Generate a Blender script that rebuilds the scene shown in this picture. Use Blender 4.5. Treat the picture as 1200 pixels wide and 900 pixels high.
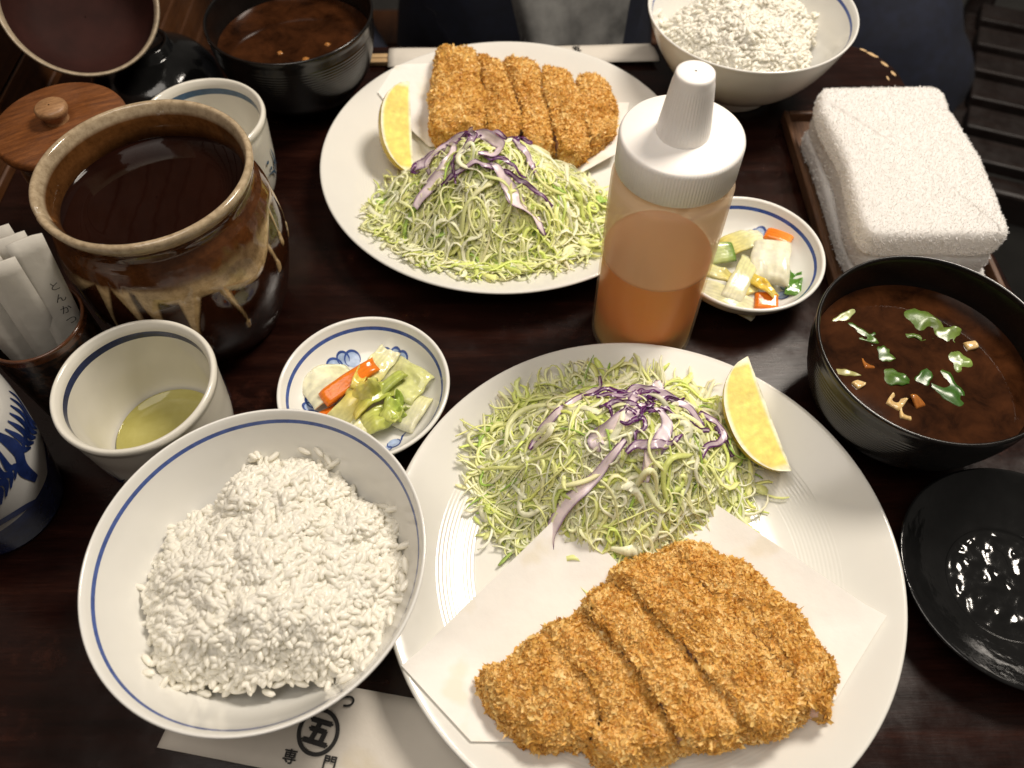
import bpy, math, random
import numpy as np
from mathutils import Vector, Matrix

for o in list(bpy.data.objects):
    bpy.data.objects.remove(o)
S = bpy.context.scene
COL = S.collection
R = math.radians
rng = np.random.default_rng(11)
random.seed(11)

# ------------------------------------------------------------------ camera
cam_d = bpy.data.cameras.new('camera')
cam = bpy.data.objects.new('camera', cam_d)
COL.objects.link(cam)
cam_d.sensor_width = 36.0
cam_d.lens = 28.0
cam_d.clip_start = 0.01
cam_d.clip_end = 50
cam_d.dof.use_dof = True
cam_d.dof.focus_distance = 0.43
cam_d.dof.aperture_fstop = 8
_p, _r = R(56.8045), R(-0.4922)
_fw = Vector((0, math.cos(_p), -math.sin(_p)))
_up = Vector((0, math.sin(_p), math.cos(_p)))
_rt = Vector((1, 0, 0))
_cx = math.cos(_r) * _rt + math.sin(_r) * _up
_cy = -math.sin(_r) * _rt + math.cos(_r) * _up
_m = Matrix((_cx, _cy, -_fw)).transposed().to_4x4()
_m.translation = Vector((0, 0, 0.40916))
cam.matrix_world = _m
S.camera = cam

# ------------------------------------------------------------------ world, lamps, exposure
W = bpy.data.worlds.new('World')
S.world = W
W.use_nodes = True
bg = W.node_tree.nodes['Background']
bg.inputs[0].default_value = (1.0, 0.90, 0.78, 1)
bg.inputs[1].default_value = 0.10


def area(name, loc, target, size, power, color):
    d = bpy.data.lights.new(name, 'AREA')
    d.shape = 'DISK'
    d.size = size
    d.energy = power
    d.color = color
    o = bpy.data.objects.new(name, d)
    COL.objects.link(o)
    o.location = loc
    o.rotation_euler = (Vector(target) - Vector(loc)).to_track_quat('-Z', 'Y').to_euler()
    return o


area('ceiling_lamp', (0.58, 0.72, 1.15), (0.0, 0.30, 0.0), 0.36, 18.5, (1.0, 0.905, 0.79))
area('overhead_fill', (-0.30, -0.10, 1.70), (0.0, 0.30, 0.0), 1.2, 16.5, (1.0, 0.92, 0.825))  # broad soft fill light added overhead, no such fixture in view
S.view_settings.view_transform = 'Standard'
S.view_settings.look = 'None'
S.view_settings.exposure = 0.08
S.view_settings.gamma = 1.0
S.cycles.max_bounces = 12
S.cycles.diffuse_bounces = 8
S.cycles.transmission_bounces = 8
S.cycles.caustics_reflective = False
S.cycles.caustics_refractive = False


# ------------------------------------------------------------------ helpers: materials
class NT:
    def __init__(s, name):
        s.m = bpy.data.materials.new(name)
        s.m.use_nodes = True
        s.t = s.m.node_tree
        s.b = s.t.nodes['Principled BSDF']
        s.out = s.t.nodes['Material Output']

    def n(s, typ, **kw):
        x = s.t.nodes.new(typ)
        for k, v in kw.items():
            if k.startswith('i_'):
                k2 = k[2:]
                x.inputs[int(k2) if k2.isdigit() else k2.replace('_', ' ')].default_value = v
            else:
                setattr(x, k, v)
        return x

    def l(s, a, b):
        s.t.links.new(a, b)

    def set(s, **kw):
        for k, v in kw.items():
            s.b.inputs[k.replace('_', ' ')].default_value = v
        return s

    def noise(s, scale, detail=4, rough=0.55, coord='Object', vec=None, stretch=None):
        x = s.n('ShaderNodeTexNoise', i_Scale=scale, i_Detail=detail, i_Roughness=rough)
        if vec is None:
            tc = s.n('ShaderNodeTexCoord')
            vec = tc.outputs[coord]
        if stretch:
            mp = s.n('ShaderNodeMapping')
            mp.inputs['Scale'].default_value = stretch
            s.l(vec, mp.inputs[0])
            vec = mp.outputs[0]
        s.l(vec, x.inputs['Vector'])
        return x

    def ramp(s, src, stops):
        x = s.n('ShaderNodeValToRGB')
        e = x.color_ramp.elements
        while len(e) < len(stops):
            e.new(0.5)
        for el, (p, c) in zip(e, stops):
            el.position = p
            el.color = (*c, 1) if len(c) == 3 else c
        s.l(src, x.inputs[0])
        return x

    def bump(s, src, strength=0.3, dist=0.001):
        x = s.n('ShaderNodeBump', i_Strength=strength, i_Distance=dist)
        s.l(src, x.inputs['Height'])
        s.l(x.outputs[0], s.b.inputs['Normal'])
        return x

    def attr(s, name):
        x = s.n('ShaderNodeAttribute')
        x.attribute_name = name
        return x

    def mix(s, fac, a, b, mode='MIX'):
        x = s.n('ShaderNodeMix', data_type='RGBA', blend_type=mode)
        if isinstance(fac, (int, float)):
            x.inputs[0].default_value = fac
        else:
            s.l(fac, x.inputs[0])
        for v, i in ((a, 6), (b, 7)):
            if isinstance(v, tuple):
                x.inputs[i].default_value = (*v, 1)
            else:
                s.l(v, x.inputs[i])
        return x.outputs[2]

    def base(s, sock):
        s.l(sock, s.b.inputs['Base Color'])
        return s


def flat(name, col, rough=0.5, var=0.0, vscale=60, bump=0.0, bscale=300, **kw):
    m = NT(name)
    m.set(Roughness=rough, **kw)
    if var > 0:
        nz = m.noise(vscale, 5)
        lo = tuple(max(0, c * (1 - var)) for c in col)
        hi = tuple(min(1, c * (1 + var)) for c in col)
        m.base(m.ramp(nz.outputs[0], [(0.3, lo), (0.7, hi)]).outputs[0])
    else:
        m.b.inputs['Base Color'].default_value = (*col, 1)
    if bump > 0:
        m.bump(m.noise(bscale, 4).outputs[0], bump, 0.0006)
    return m.m


# porcelain: cool off-white glaze, faint mottling
def porcelain(name, col, rings=None, rough=0.10):
    m = NT(name)
    m.set(Roughness=rough, IOR=1.5)
    nz = m.noise(35, 5)
    m.base(m.ramp(nz.outputs[0], [(0.3, tuple(c * 0.965 for c in col)), (0.7, col)]).outputs[0])
    rg = m.noise(220, 3)
    mr = m.n('ShaderNodeMapRange', i_3=rough * 0.8, i_4=rough * 1.7)
    m.l(rg.outputs[0], mr.inputs[0])
    m.l(mr.outputs[0], m.b.inputs['Roughness'])
    if rings:
        r0, r1, pitch = rings
        tc = m.n('ShaderNodeTexCoord')
        sp = m.n('ShaderNodeSeparateXYZ')
        m.l(tc.outputs['Object'], sp.inputs[0])
        cb = m.n('ShaderNodeCombineXYZ')
        m.l(sp.outputs[0], cb.inputs[0])
        m.l(sp.outputs[1], cb.inputs[1])
        ln = m.n('ShaderNodeVectorMath', operation='LENGTH')
        m.l(cb.outputs[0], ln.inputs[0])
        sn = m.n('ShaderNodeMath', operation='MULTIPLY', i_1=2 * math.pi / pitch)
        m.l(ln.outputs['Value'], sn.inputs[0])
        si = m.n('ShaderNodeMath', operation='SINE')
        m.l(sn.outputs[0], si.inputs[0])
        g0 = m.n('ShaderNodeMath', operation='GREATER_THAN', i_1=r0)
        g1 = m.n('ShaderNodeMath', operation='LESS_THAN', i_1=r1)
        m.l(ln.outputs['Value'], g0.inputs[0])
        m.l(ln.outputs['Value'], g1.inputs[0])
        mm = m.n('ShaderNodeMath', operation='MULTIPLY')
        m.l(g0.outputs[0], mm.inputs[0])
        m.l(g1.outputs[0], mm.inputs[1])
        m2 = m.n('ShaderNodeMath', operation='MULTIPLY')
        m.l(mm.outputs[0], m2.inputs[0])
        m.l(si.outputs[0], m2.inputs[1])
        m.bump(m2.outputs[0], 0.16, 0.0002)
    return m.m


M = {}
M['plate'] = porcelain('plate_glaze', (0.68, 0.665, 0.615), rings=(0.084, 0.104, 0.0019))
M['bowl'] = porcelain('bowl_glaze', (0.71, 0.70, 0.66))
M['dish'] = porcelain('dish_glaze', (0.74, 0.73, 0.685))
M['cup'] = porcelain('cup_glaze', (0.66, 0.635, 0.56))
M['blue'] = flat('blue_underglaze', (0.045, 0.085, 0.28), 0.12, 0.25, 300)
M['navyline'] = flat('navy_underglaze', (0.012, 0.022, 0.075), 0.12, 0.25, 300)
M['wash'] = flat('pale_blue_wash', (0.36, 0.46, 0.66), 0.12, 0.30, 160)
M['steel_blue'] = flat('grey_blue_underglaze', (0.05, 0.10, 0.17), 0.12, 0.2, 300)


def lacquer(name, col, rough, bump=0.0):
    m = NT(name)
    m.set(Roughness=rough, IOR=1.5)
    nz = m.noise(90, 5)
    m.base(m.ramp(nz.outputs[0], [(0.3, tuple(c * 0.75 for c in col)), (0.75, tuple(c * 1.3 for c in col))]).outputs[0])
    mr = m.n('ShaderNodeMapRange', i_3=rough * 0.6, i_4=rough * 1.6)
    m.l(m.noise(160, 5).outputs[0], mr.inputs[0])
    m.l(mr.outputs[0], m.b.inputs['Roughness'])
    if bump:
        m.bump(m.noise(420, 3).outputs[0], bump, 0.0004)
    return m.m


M['lacquer'] = lacquer('black_lacquer', (0.006, 0.005, 0.0045), 0.20)
M['gloss_black'] = lacquer('black_glaze', (0.006, 0.006, 0.006), 0.10, 0.25)


def wood(name, dark, mid, light, rough, scale=14, stretch=(1, 12, 12), coat=0.0, bump=0.15, scratches=False, spec=0.5):
    m = NT(name)
    m.set(Roughness=rough)
    n1 = m.noise(scale, 8, 0.62, stretch=stretch)
    n2 = m.noise(scale * 7, 5, 0.6, stretch=stretch)
    c1 = m.ramp(n1.outputs[0], [(0.30, dark), (0.52, mid), (0.74, light)])
    c2 = m.ramp(n2.outputs[0], [(0.35, (0.55, 0.55, 0.55)), (0.62, (1, 1, 1))])
    col = m.mix(0.75, c1.outputs[0], c2.outputs[0], 'MULTIPLY')
    if scratches:
        n3 = m.noise(26, 6, 0.7)
        w = m.ramp(n3.outputs[0], [(0.60, (0, 0, 0)), (0.78, (1, 1, 1))])
        col = m.mix(w.outputs[0], col, tuple(c * 1.7 for c in light))
    m.base(col)
    mr = m.n('ShaderNodeMapRange', i_1=0.3, i_2=0.7, i_3=rough * 0.65, i_4=rough * 1.5)
    m.l(m.noise(38, 6, 0.65).outputs[0], mr.inputs[0])
    m.l(mr.outputs[0], m.b.inputs['Roughness'])
    m.b.inputs['Coat Weight'].default_value = coat
    m.b.inputs['Specular IOR Level'].default_value = spec
    m.b.inputs['Coat Roughness'].default_value = 0.12
    if bump:
        m.bump(n2.outputs[0], bump, 0.0006)
    return m.m


M['table'] = wood('table_lacquered_wood', (0.0060, 0.0018, 0.0012), (0.0135, 0.0042, 0.0028), (0.026, 0.0082, 0.0050), 0.20,
                  scale=9, stretch=(1.2, 14, 14), coat=0.0, bump=0.06, scratches=True, spec=0.35)
M['wallwood'] = wood('wall_board_wood', (0.055, 0.019, 0.006), (0.10, 0.036, 0.011), (0.15, 0.058, 0.018), 0.45, stretch=(14, 1, 14))
M['lidwood'] = wood('lid_wood', (0.095, 0.029, 0.007), (0.17, 0.056, 0.013), (0.25, 0.088, 0.023), 0.48, scale=40, stretch=(1, 9, 9), bump=0.3)
M['knobwood'] = wood('knob_wood', (0.22, 0.11, 0.045), (0.34, 0.18, 0.08), (0.45, 0.26, 0.13), 0.5, scale=60, stretch=(1, 6, 6))
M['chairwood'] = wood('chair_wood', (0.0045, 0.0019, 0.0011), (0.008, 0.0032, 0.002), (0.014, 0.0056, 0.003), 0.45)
M['traywood'] = wood('tray_wood', (0.05, 0.02, 0.009), (0.10, 0.045, 0.02), (0.16, 0.078, 0.036), 0.45, scale=30, stretch=(12, 1, 12))
M['chopwood'] = wood('chopstick_wood', (0.48, 0.30, 0.14), (0.60, 0.40, 0.20), (0.68, 0.48, 0.26), 0.6, scale=60, stretch=(1, 12, 12))
M['floor'] = flat('floor_stone', (0.060, 0.058, 0.054), 0.6, 0.25, 9, 0.2, 60)
M['ink'] = flat('black_ink', (0.012, 0.011, 0.010), 0.7)
M['navy'] = flat('navy_cloth', (0.0045, 0.0065, 0.017), 0.9, 0.35, 80, 0.4, 900)
M['greycloth'] = flat('grey_cloth', (0.075, 0.074, 0.07), 0.9, 0.7, 24, 0.4, 700)
M['skin'] = flat('skin', (0.5, 0.29, 0.19), 0.5)
M['hair'] = flat('black_hair', (0.012, 0.010, 0.009), 0.45)


def paper(name, col):
    m = NT(name)
    m.set(Roughness=0.75)
    nz = m.noise(120, 6)
    pb = m.ramp(nz.outputs[0], [(0.3, tuple(c * 0.96 for c in col)), (0.7, col)]).outputs[0]
    st_ = m.ramp(m.noise(32, 3).outputs[0], [(0.60, (0, 0, 0)), (0.68, (1, 1, 1))]).outputs[0]
    m.base(m.mix(st_, pb, tuple(c * k_ for c, k_ in zip(col, (0.93, 0.90, 0.82)))))
    m.bump(m.noise(120, 6).outputs[0], 0.30, 0.0012)
    tr = m.n('ShaderNodeBsdfTranslucent')
    tr.inputs[0].default_value = (*col, 1)
    mx = m.n('ShaderNodeMixShader', i_0=0.22)
    m.l(m.b.outputs[0], mx.inputs[1])
    m.l(tr.outputs[0], mx.inputs[2])
    m.l(mx.outputs[0], m.out.inputs[0])
    return m.m


M['paper'] = paper('greaseproof_paper', (0.91, 0.89, 0.85))
M['wrapper'] = paper('wrapper_paper', (0.72, 0.67, 0.59))
M['packet'] = paper('packet_paper', (0.60, 0.57, 0.51))


def crust(name):
    m = NT(name)
    m.set(Roughness=0.38)
    a = m.attr('tint')
    n1 = m.noise(70, 6, 0.6)
    ad = m.n('ShaderNodeMath', operation='ADD')
    m.l(a.outputs['Fac'], ad.inputs[0])
    m.l(n1.outputs[0], ad.inputs[1])
    hf = m.n('ShaderNodeMath', operation='MULTIPLY', i_1=0.5)
    m.l(ad.outputs[0], hf.inputs[0])
    r = m.ramp(hf.outputs[0], [(0.08, (0.33, 0.130, 0.020)), (0.28, (0.64, 0.315, 0.054)), (0.50, (0.83, 0.50, 0.120)), (0.80, (0.95, 0.73, 0.31))])
    m.base(r.outputs[0])
    m.bump(m.noise(900, 4).outputs[0], 0.4, 0.0005)
    tr = m.n('ShaderNodeBsdfTranslucent')
    m.l(r.outputs[0], tr.inputs[0])
    mx = m.n('ShaderNodeMixShader', i_0=0.30)
    m.l(m.b.outputs[0], mx.inputs[1])
    m.l(tr.outputs[0], mx.inputs[2])
    m.l(mx.outputs[0], m.out.inputs[0])
    return m.m


M['crust'] = crust('fried_crumb_crust')


def food(name, sss, radius, rough, bump=0.15, bscale=400, scale=0.8, noise_amt=0.10, trans=0.0):
    """base colour from the mesh's own colour attribute 'col'"""
    m = NT(name)
    m.set(Roughness=rough)
    a = m.attr('col')
    nz = m.noise(250, 4)
    rr = m.ramp(nz.outputs[0], [(0.3, (1 - noise_amt * 2,) * 3), (0.65, (1, 1, 1))])
    m.base(m.mix(1.0, a.outputs['Color'], rr.outputs[0], 'MULTIPLY'))
    m.b.inputs['Subsurface Weight'].default_value = sss
    m.b.inputs['Subsurface Radius'].default_value = radius
    m.b.inputs['Subsurface Scale'].default_value = scale
    if bump:
        m.bump(m.noise(bscale, 4).outputs[0], bump, 0.0005)
    if trans > 0:
        tr = m.n('ShaderNodeBsdfTranslucent')
        m.l(a.outputs['Color'], tr.inputs[0])
        mx = m.n('ShaderNodeMixShader', i_0=trans)
        m.l(m.b.outputs[0], mx.inputs[1])
        m.l(tr.outputs[0], mx.inputs[2])
        m.l(mx.outputs[0], m.out.inputs[0])
    return m.m


M['cabbage'] = food('shredded_cabbage', 0.0, (0.003, 0.003, 0.001), 0.36, 0.0, trans=0.30, noise_amt=0.02)
M['pickle'] = food('pickled_vegetable', 0.30, (0.004, 0.004, 0.0015), 0.16, 0.25, 500)
M['meat'] = food('cooked_pork', 0.3, (0.004, 0.002, 0.001), 0.4, 0.3, 600)
M['lemon'] = food('lemon_tissue', 0.35, (0.004, 0.003, 0.001), 0.25, 0.3, 420)
M['leaf'] = food('soup_leaf', 0.1, (0.002, 0.003, 0.001), 0.28, 0.2, 300)
m = NT('cooked_rice')
m.set(Roughness=0.20)
m.base(m.ramp(m.noise(260, 4).outputs[0], [(0.3, (0.93, 0.905, 0.82)), (0.7, (0.965, 0.95, 0.89))]).outputs[0])
_tl = m.n('ShaderNodeBsdfTranslucent')
_tl.inputs[0].default_value = (0.96, 0.93, 0.84, 1)
_m1 = m.n('ShaderNodeMixShader', i_0=0.36)
m.l(m.b.outputs[0], _m1.inputs[1])
m.l(_tl.outputs[0], _m1.inputs[2])
m.l(_m1.outputs[0], m.out.inputs[0])
M['rice'] = m.m


def liquid(name, dark, light, rough=0.04, scale=55):
    m = NT(name)
    m.set(Roughness=rough, IOR=1.35)
    n1 = m.noise(scale, 7, 0.65)
    n1.inputs['Distortion'].default_value = 0.35
    m.base(m.ramp(n1.outputs[0], [(0.32, dark), (0.70, light)]).outputs[0])
    m.bump(m.noise(40, 2).outputs[0], 0.05, 0.001)
    return m.m


M['miso'] = liquid('red_miso_soup', (0.009, 0.0030, 0.0012), (0.050, 0.0165, 0.0055))
M['sauce'] = liquid('dark_sauce', (0.0055, 0.0016, 0.0011), (0.012, 0.0036, 0.0022), 0.03, 20)
M['soy'] = liquid('soy_film', (0.003, 0.0018, 0.0015), (0.006, 0.003, 0.002), 0.03, 60)
M['tea'] = liquid('green_tea', (0.30, 0.27, 0.075), (0.42, 0.385, 0.14), 0.03, 30)

m = NT('frosted_plastic')
m.set(Roughness=0.30, IOR=1.45)
m.b.inputs['Base Color'].default_value = (0.84, 0.72, 0.55, 1)
_tl = m.n('ShaderNodeBsdfTranslucent')
_tl.inputs[0].default_value = (0.90, 0.78, 0.60, 1)
_m1 = m.n('ShaderNodeMixShader', i_0=0.45)
m.l(m.b.outputs[0], _m1.inputs[1])
m.l(_tl.outputs[0], _m1.inputs[2])
_tp = m.n('ShaderNodeBsdfTransparent')
_tp.inputs[0].default_value = (0.97, 0.93, 0.86, 1)
_m2 = m.n('ShaderNodeMixShader', i_0=0.30)
m.l(_tp.outputs[0], _m2.inputs[1])
m.l(_m1.outputs[0], _m2.inputs[2])
m.l(_m2.outputs[0], m.out.inputs[0])
_tc = m.n('ShaderNodeTexCoord')
_sp = m.n('ShaderNodeSeparateXYZ')
m.l(_tc.outputs['Object'], _sp.inputs[0])
_hz = m.n('ShaderNodeMapRange', i_1=0.0735, i_2=0.0765, i_3=0.14, i_4=0.50)
m.l(_sp.outputs[2], _hz.inputs[0])
m.l(_hz.outputs[0], _m2.inputs[0])
M['frost'] = m.m
M['cap'] = flat('white_plastic', (0.83, 0.80, 0.76), 0.30, 0.03, 50)
_b = M['cap'].node_tree.nodes['Principled BSDF']
_b.inputs['Subsurface Weight'].default_value = 0.2
_b.inputs['Subsurface Radius'].default_value = (0.006, 0.005, 0.004)
_b.inputs['Subsurface Scale'].default_value = 0.4
m = NT('orange_dressing')
m.set(Roughness=0.3)
_tc = m.n('ShaderNodeTexCoord')
_sp = m.n('ShaderNodeSeparateXYZ')
m.l(_tc.outputs['Object'], _sp.inputs[0])
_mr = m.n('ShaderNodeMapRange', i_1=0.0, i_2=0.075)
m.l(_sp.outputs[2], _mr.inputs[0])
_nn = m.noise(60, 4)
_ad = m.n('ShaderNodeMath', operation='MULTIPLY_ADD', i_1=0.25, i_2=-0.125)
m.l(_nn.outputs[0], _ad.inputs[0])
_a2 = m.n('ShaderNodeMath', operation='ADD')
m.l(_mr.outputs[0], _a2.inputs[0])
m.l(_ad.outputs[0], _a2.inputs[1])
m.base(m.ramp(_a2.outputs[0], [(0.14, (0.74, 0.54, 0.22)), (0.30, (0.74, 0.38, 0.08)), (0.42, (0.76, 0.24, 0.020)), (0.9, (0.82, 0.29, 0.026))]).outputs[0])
m.b.inputs['Subsurface Weight'].default_value = 0.3
m.b.inputs['Subsurface Radius'].default_value = (0.006, 0.003, 0.001)
m.b.inputs['Subsurface Scale'].default_value = 0.5
M['dressing'] = m.m

m = NT('white_terry_cloth')
m.set(Roughness=0.95)
m.base(m.ramp(m.noise(90, 4).outputs[0], [(0.3, (0.90, 0.895, 0.885)), (0.7, (0.94, 0.935, 0.93))]).outputs[0])
_tl = m.n('ShaderNodeBsdfTranslucent')
_tl.inputs[0].default_value = (0.94, 0.91, 0.87, 1)
_m1 = m.n('ShaderNodeMixShader', i_0=0.45)
m.l(m.b.outputs[0], _m1.inputs[1])
m.l(_tl.outputs[0], _m1.inputs[2])
m.l(_m1.outputs[0], m.out.inputs[0])
M['terry'] = m.m

m = NT('jar_glaze')
m.set(Roughness=0.10, IOR=1.5)
a = m.attr('col')
nz = m.noise(240, 6, 0.7)
sp = m.ramp(nz.outputs[0], [(0.30, (0.62, 0.58, 0.52)), (0.60, (1.1, 1.1, 1.1))])
m.base(m.mix(1.0, a.outputs['Color'], sp.outputs[0], 'MULTIPLY'))
m.bump(m.noise(60, 4).outputs[0], 0.2, 0.0012)
M['jar'] = m.m
m = NT('dark_holder_glaze')
m.set(Roughness=0.3)
nz = m.noise(330, 4)
m.base(m.ramp(nz.outputs[0], [(0.42, (0.006, 0.004, 0.003)), (0.66, (0.055, 0.026, 0.013))]).outputs[0])
m.bump(nz.outputs[0], 0.5, 0.0008)
M['holder'] = m.m
M['holderrim'] = flat('brown_rim_glaze', (0.075, 0.026, 0.010), 0.15, 0.3, 120)
M['potbody'] = flat('brown_pot_glaze', (0.028, 0.011, 0.006), 0.18, 0.4, 60)
M['bluejar'] = porcelain('blue_jar_white', (0.62, 0.61, 0.58))
M['cobalt'] = flat('cobalt_underglaze', (0.014, 0.030, 0.125), 0.12, 0.45, 90)
M['clay'] = flat('pale_clay_rim', (0.36, 0.29, 0.20), 0.35, 0.25, 200, 0.3, 500)
M['redbrown'] = flat('red_brown_glaze', (0.026, 0.008, 0.006), 0.75, 0.3, 40, **{'Specular_IOR_Level': 0.15})


# ------------------------------------------------------------------ helpers: numpy noise, meshes
def _hash(ix, iy, iz, seed):
    h = (ix * 374761393 + iy * 668265263 + iz * 2147483647 + seed * 974711) & 0xFFFFFFFF
    h = ((h ^ (h >> 13)) * 1274126177) & 0xFFFFFFFF
    return ((h ^ (h >> 16)) & 0xFFFFFF) / float(0xFFFFFF)


def vnoise(P, scale, seed=0, octaves=3):
    """value noise in about -1..1 at points P (n,3)"""
    P = np.asarray(P, float)
    out = np.zeros(len(P))
    amp, tot = 1.0, 0.0
    for o in range(octaves):
        Q = P * scale * (2 ** o) + 1000.0
        I = np.floor(Q).astype(np.int64)
        F = Q - I
        F = F * F * (3 - 2 * F)
        v = 0
        for dx in (0, 1):
            for dy in (0, 1):
                for dz in (0, 1):
                    w = (F[:, 0] if dx else 1 - F[:, 0]) * (F[:, 1] if dy else 1 - F[:, 1]) * (F[:, 2] if dz else 1 - F[:, 2])
                    v = v + w * _hash(I[:, 0] + dx, I[:, 1] + dy, I[:, 2] + dz, seed + o)
        out += amp * (v * 2 - 1)
        tot += amp
        amp *= 0.5
    return out / tot


def mk(name, V, F, mat, parent=None, smooth=True, loc=(0, 0, 0), rot=(0, 0, 0), col=None, tint=None, midx=None, mats=None):
    """one mesh object from vertices and faces; F is an int array (n,3|4) or a list of tuples"""
    V = np.asarray(V, float)
    me = bpy.data.meshes.new(name)
    if isinstance(F, np.ndarray):
        k = F.shape[1]
        me.vertices.add(len(V))
        me.vertices.foreach_set('co', V.ravel())
        me.loops.add(F.size)
        me.loops.foreach_set('vertex_index', F.ravel().astype(np.int32))
        me.polygons.add(len(F))
        me.polygons.foreach_set('loop_start', np.arange(0, F.size, k, dtype=np.int32))
        me.polygons.foreach_set('loop_total', np.full(len(F), k, dtype=np.int32))
        me.update(calc_edges=True)
    else:
        me.from_pydata([tuple(v) for v in V], [], F)
        me.update()
    if smooth:
        me.polygons.foreach_set('use_smooth', np.ones(len(me.polygons), dtype=bool))
    for mm_ in (mats or [mat]):
        me.materials.append(mm_)
    if midx is not None:
        me.polygons.foreach_set('material_index', np.asarray(midx, dtype=np.int32))
    if col is not None:
        at = me.attributes.new('col', 'FLOAT_COLOR', 'POINT')
        c = np.ones((len(V), 4))
        c[:, :3] = col
        at.data.foreach_set('color', c.ravel())
    if tint is not None:
        at = me.attributes.new('tint', 'FLOAT', 'POINT')
        at.data.foreach_set('value', np.asarray(tint, float))
    o = bpy.data.objects.new(name, me)
    COL.objects.link(o)
    o.location = loc
    o.rotation_euler = rot
    if parent is not None:
        o.parent = parent
    return o


def tag(o, label, cat, group=None, kind=None):
    o['label'] = label
    o['category'] = cat
    if group:
        o['group'] = group
    if kind:
        o['kind'] = kind
    return o


def thing(name, label, cat, loc=(0, 0, 0), rotz=0.0, group=None):
    o = bpy.data.objects.new(name, None)
    o.empty_display_size = 0.02
    COL.objects.link(o)
    o.location = loc
    o.rotation_euler = (0, 0, rotz)
    return tag(o, label, cat, group)


def cr(pts, n, closed=False):
    """Catmull-Rom resample of a polyline to n points, even in arc length"""
    P = np.asarray(pts, float)
    if closed:
        Q = np.vstack([P[-1], P, P[0], P[1]])
        m_ = len(P)
    else:
        Q = np.vstack([2 * P[0] - P[1], P, 2 * P[-1] - P[-2]])
        m_ = len(P) - 1
    out = []
    for i in range(m_):
        p0, p1, p2, p3 = Q[i:i + 4]
        for t in np.linspace(0, 1, 24, endpoint=False):
            out.append(0.5 * ((2 * p1) + (-p0 + p2) * t + (2 * p0 - 5 * p1 + 4 * p2 - p3) * t * t + (-p0 + 3 * p1 - 3 * p2 + p3) * t ** 3))
    out.append(P[0] if closed else P[-1])
    out = np.array(out)
    d = np.r_[0, np.cumsum(np.linalg.norm(np.diff(out, axis=0), axis=1))]
    s = np.linspace(0, d[-1], n + 1)[:-1] if closed else np.linspace(0, d[-1], n)
    return np.stack([np.interp(s, d, out[:, k]) for k in range(out.shape[1])], 1)


def grid_faces(nr, nc, wrap=True):
    i, j = np.meshgrid(np.arange(nr - 1), np.arange(nc if wrap else nc - 1), indexing='ij')
    a = i * nc + j
    b = i * nc + (j + 1) % nc
    return np.stack([a, b, b + nc, a + nc], -1).reshape(-1, 4)


def lathe(name, prof, mat, parent=None, segs=96, loc=(0, 0, 0), rot=(0, 0, 0), disp=None, colf=None, bands=None, mats=None, smooth=True):
    """surface of revolution; prof = (r,z) list from outside bottom to inside bottom. bands: f(r,z,i)->material index"""
    prof = np.asarray(prof, float)
    t = np.linspace(0, 2 * math.pi, segs, endpoint=False)
    n = len(prof)
    V = np.zeros((n, segs, 3))
    V[..., 0] = prof[:, :1] * np.cos(t)
    V[..., 1] = prof[:, :1] * np.sin(t)
    V[..., 2] = prof[:, 1:2]
    V = V.reshape(-1, 3)
    if disp is not None:
        V = disp(V)
    F = grid_faces(n, segs)
    mi = None
    if bands is not None:
        rowm = [bands(0.5 * (prof[i] + prof[i + 1]), i) for i in range(n - 1)]
        mi = np.repeat(rowm, segs)
    col = colf(V) if colf else None
    return mk(name, V, F, mat, parent, smooth, loc, rot, col=col, midx=mi, mats=mats)


def box(x0, x1, y0, y1, z0, z1):
    V = [(x0, y0, z0), (x1, y0, z0), (x1, y1, z0), (x0, y1, z0), (x0, y0, z1), (x1, y0, z1), (x1, y1, z1), (x0, y1, z1)]
    F = [(0, 3, 2, 1), (4, 5, 6, 7), (0, 1, 5, 4), (1, 2, 6, 5), (2, 3, 7, 6), (3, 0, 4, 7)]
    return V, F


def bevel(o, w, seg=2):
    md = o.modifiers.new('bevel', 'BEVEL')
    md.width = w
    md.segments = seg
    md.limit_method = 'ANGLE'
    return o


def bar(name, a, b, w, d, mat, parent=None, roll=(0, 0, 1)):
    """rectangular bar from point a to b, w wide and d deep"""
    a, b = Vector(a), Vector(b)
    ax = (b - a).normalized()
    u = ax.cross(Vector(roll)).normalized()
    v = u.cross(ax)
    V = []
    for p in (a, b):
        for su, sv in ((-1, -1), (1, -1), (1, 1), (-1, 1)):
            V.append(tuple(p + u * (su * w / 2) + v * (sv * d / 2)))
    F = [(0, 1, 2, 3), (7, 6, 5, 4), (0, 4, 5, 1), (1, 5, 6, 2), (2, 6, 7, 3), (3, 7, 4, 0)]
    o = mk(name, V, F, mat, parent, smooth=False)
    return bevel(o, min(w, d) * 0.15)


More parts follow.
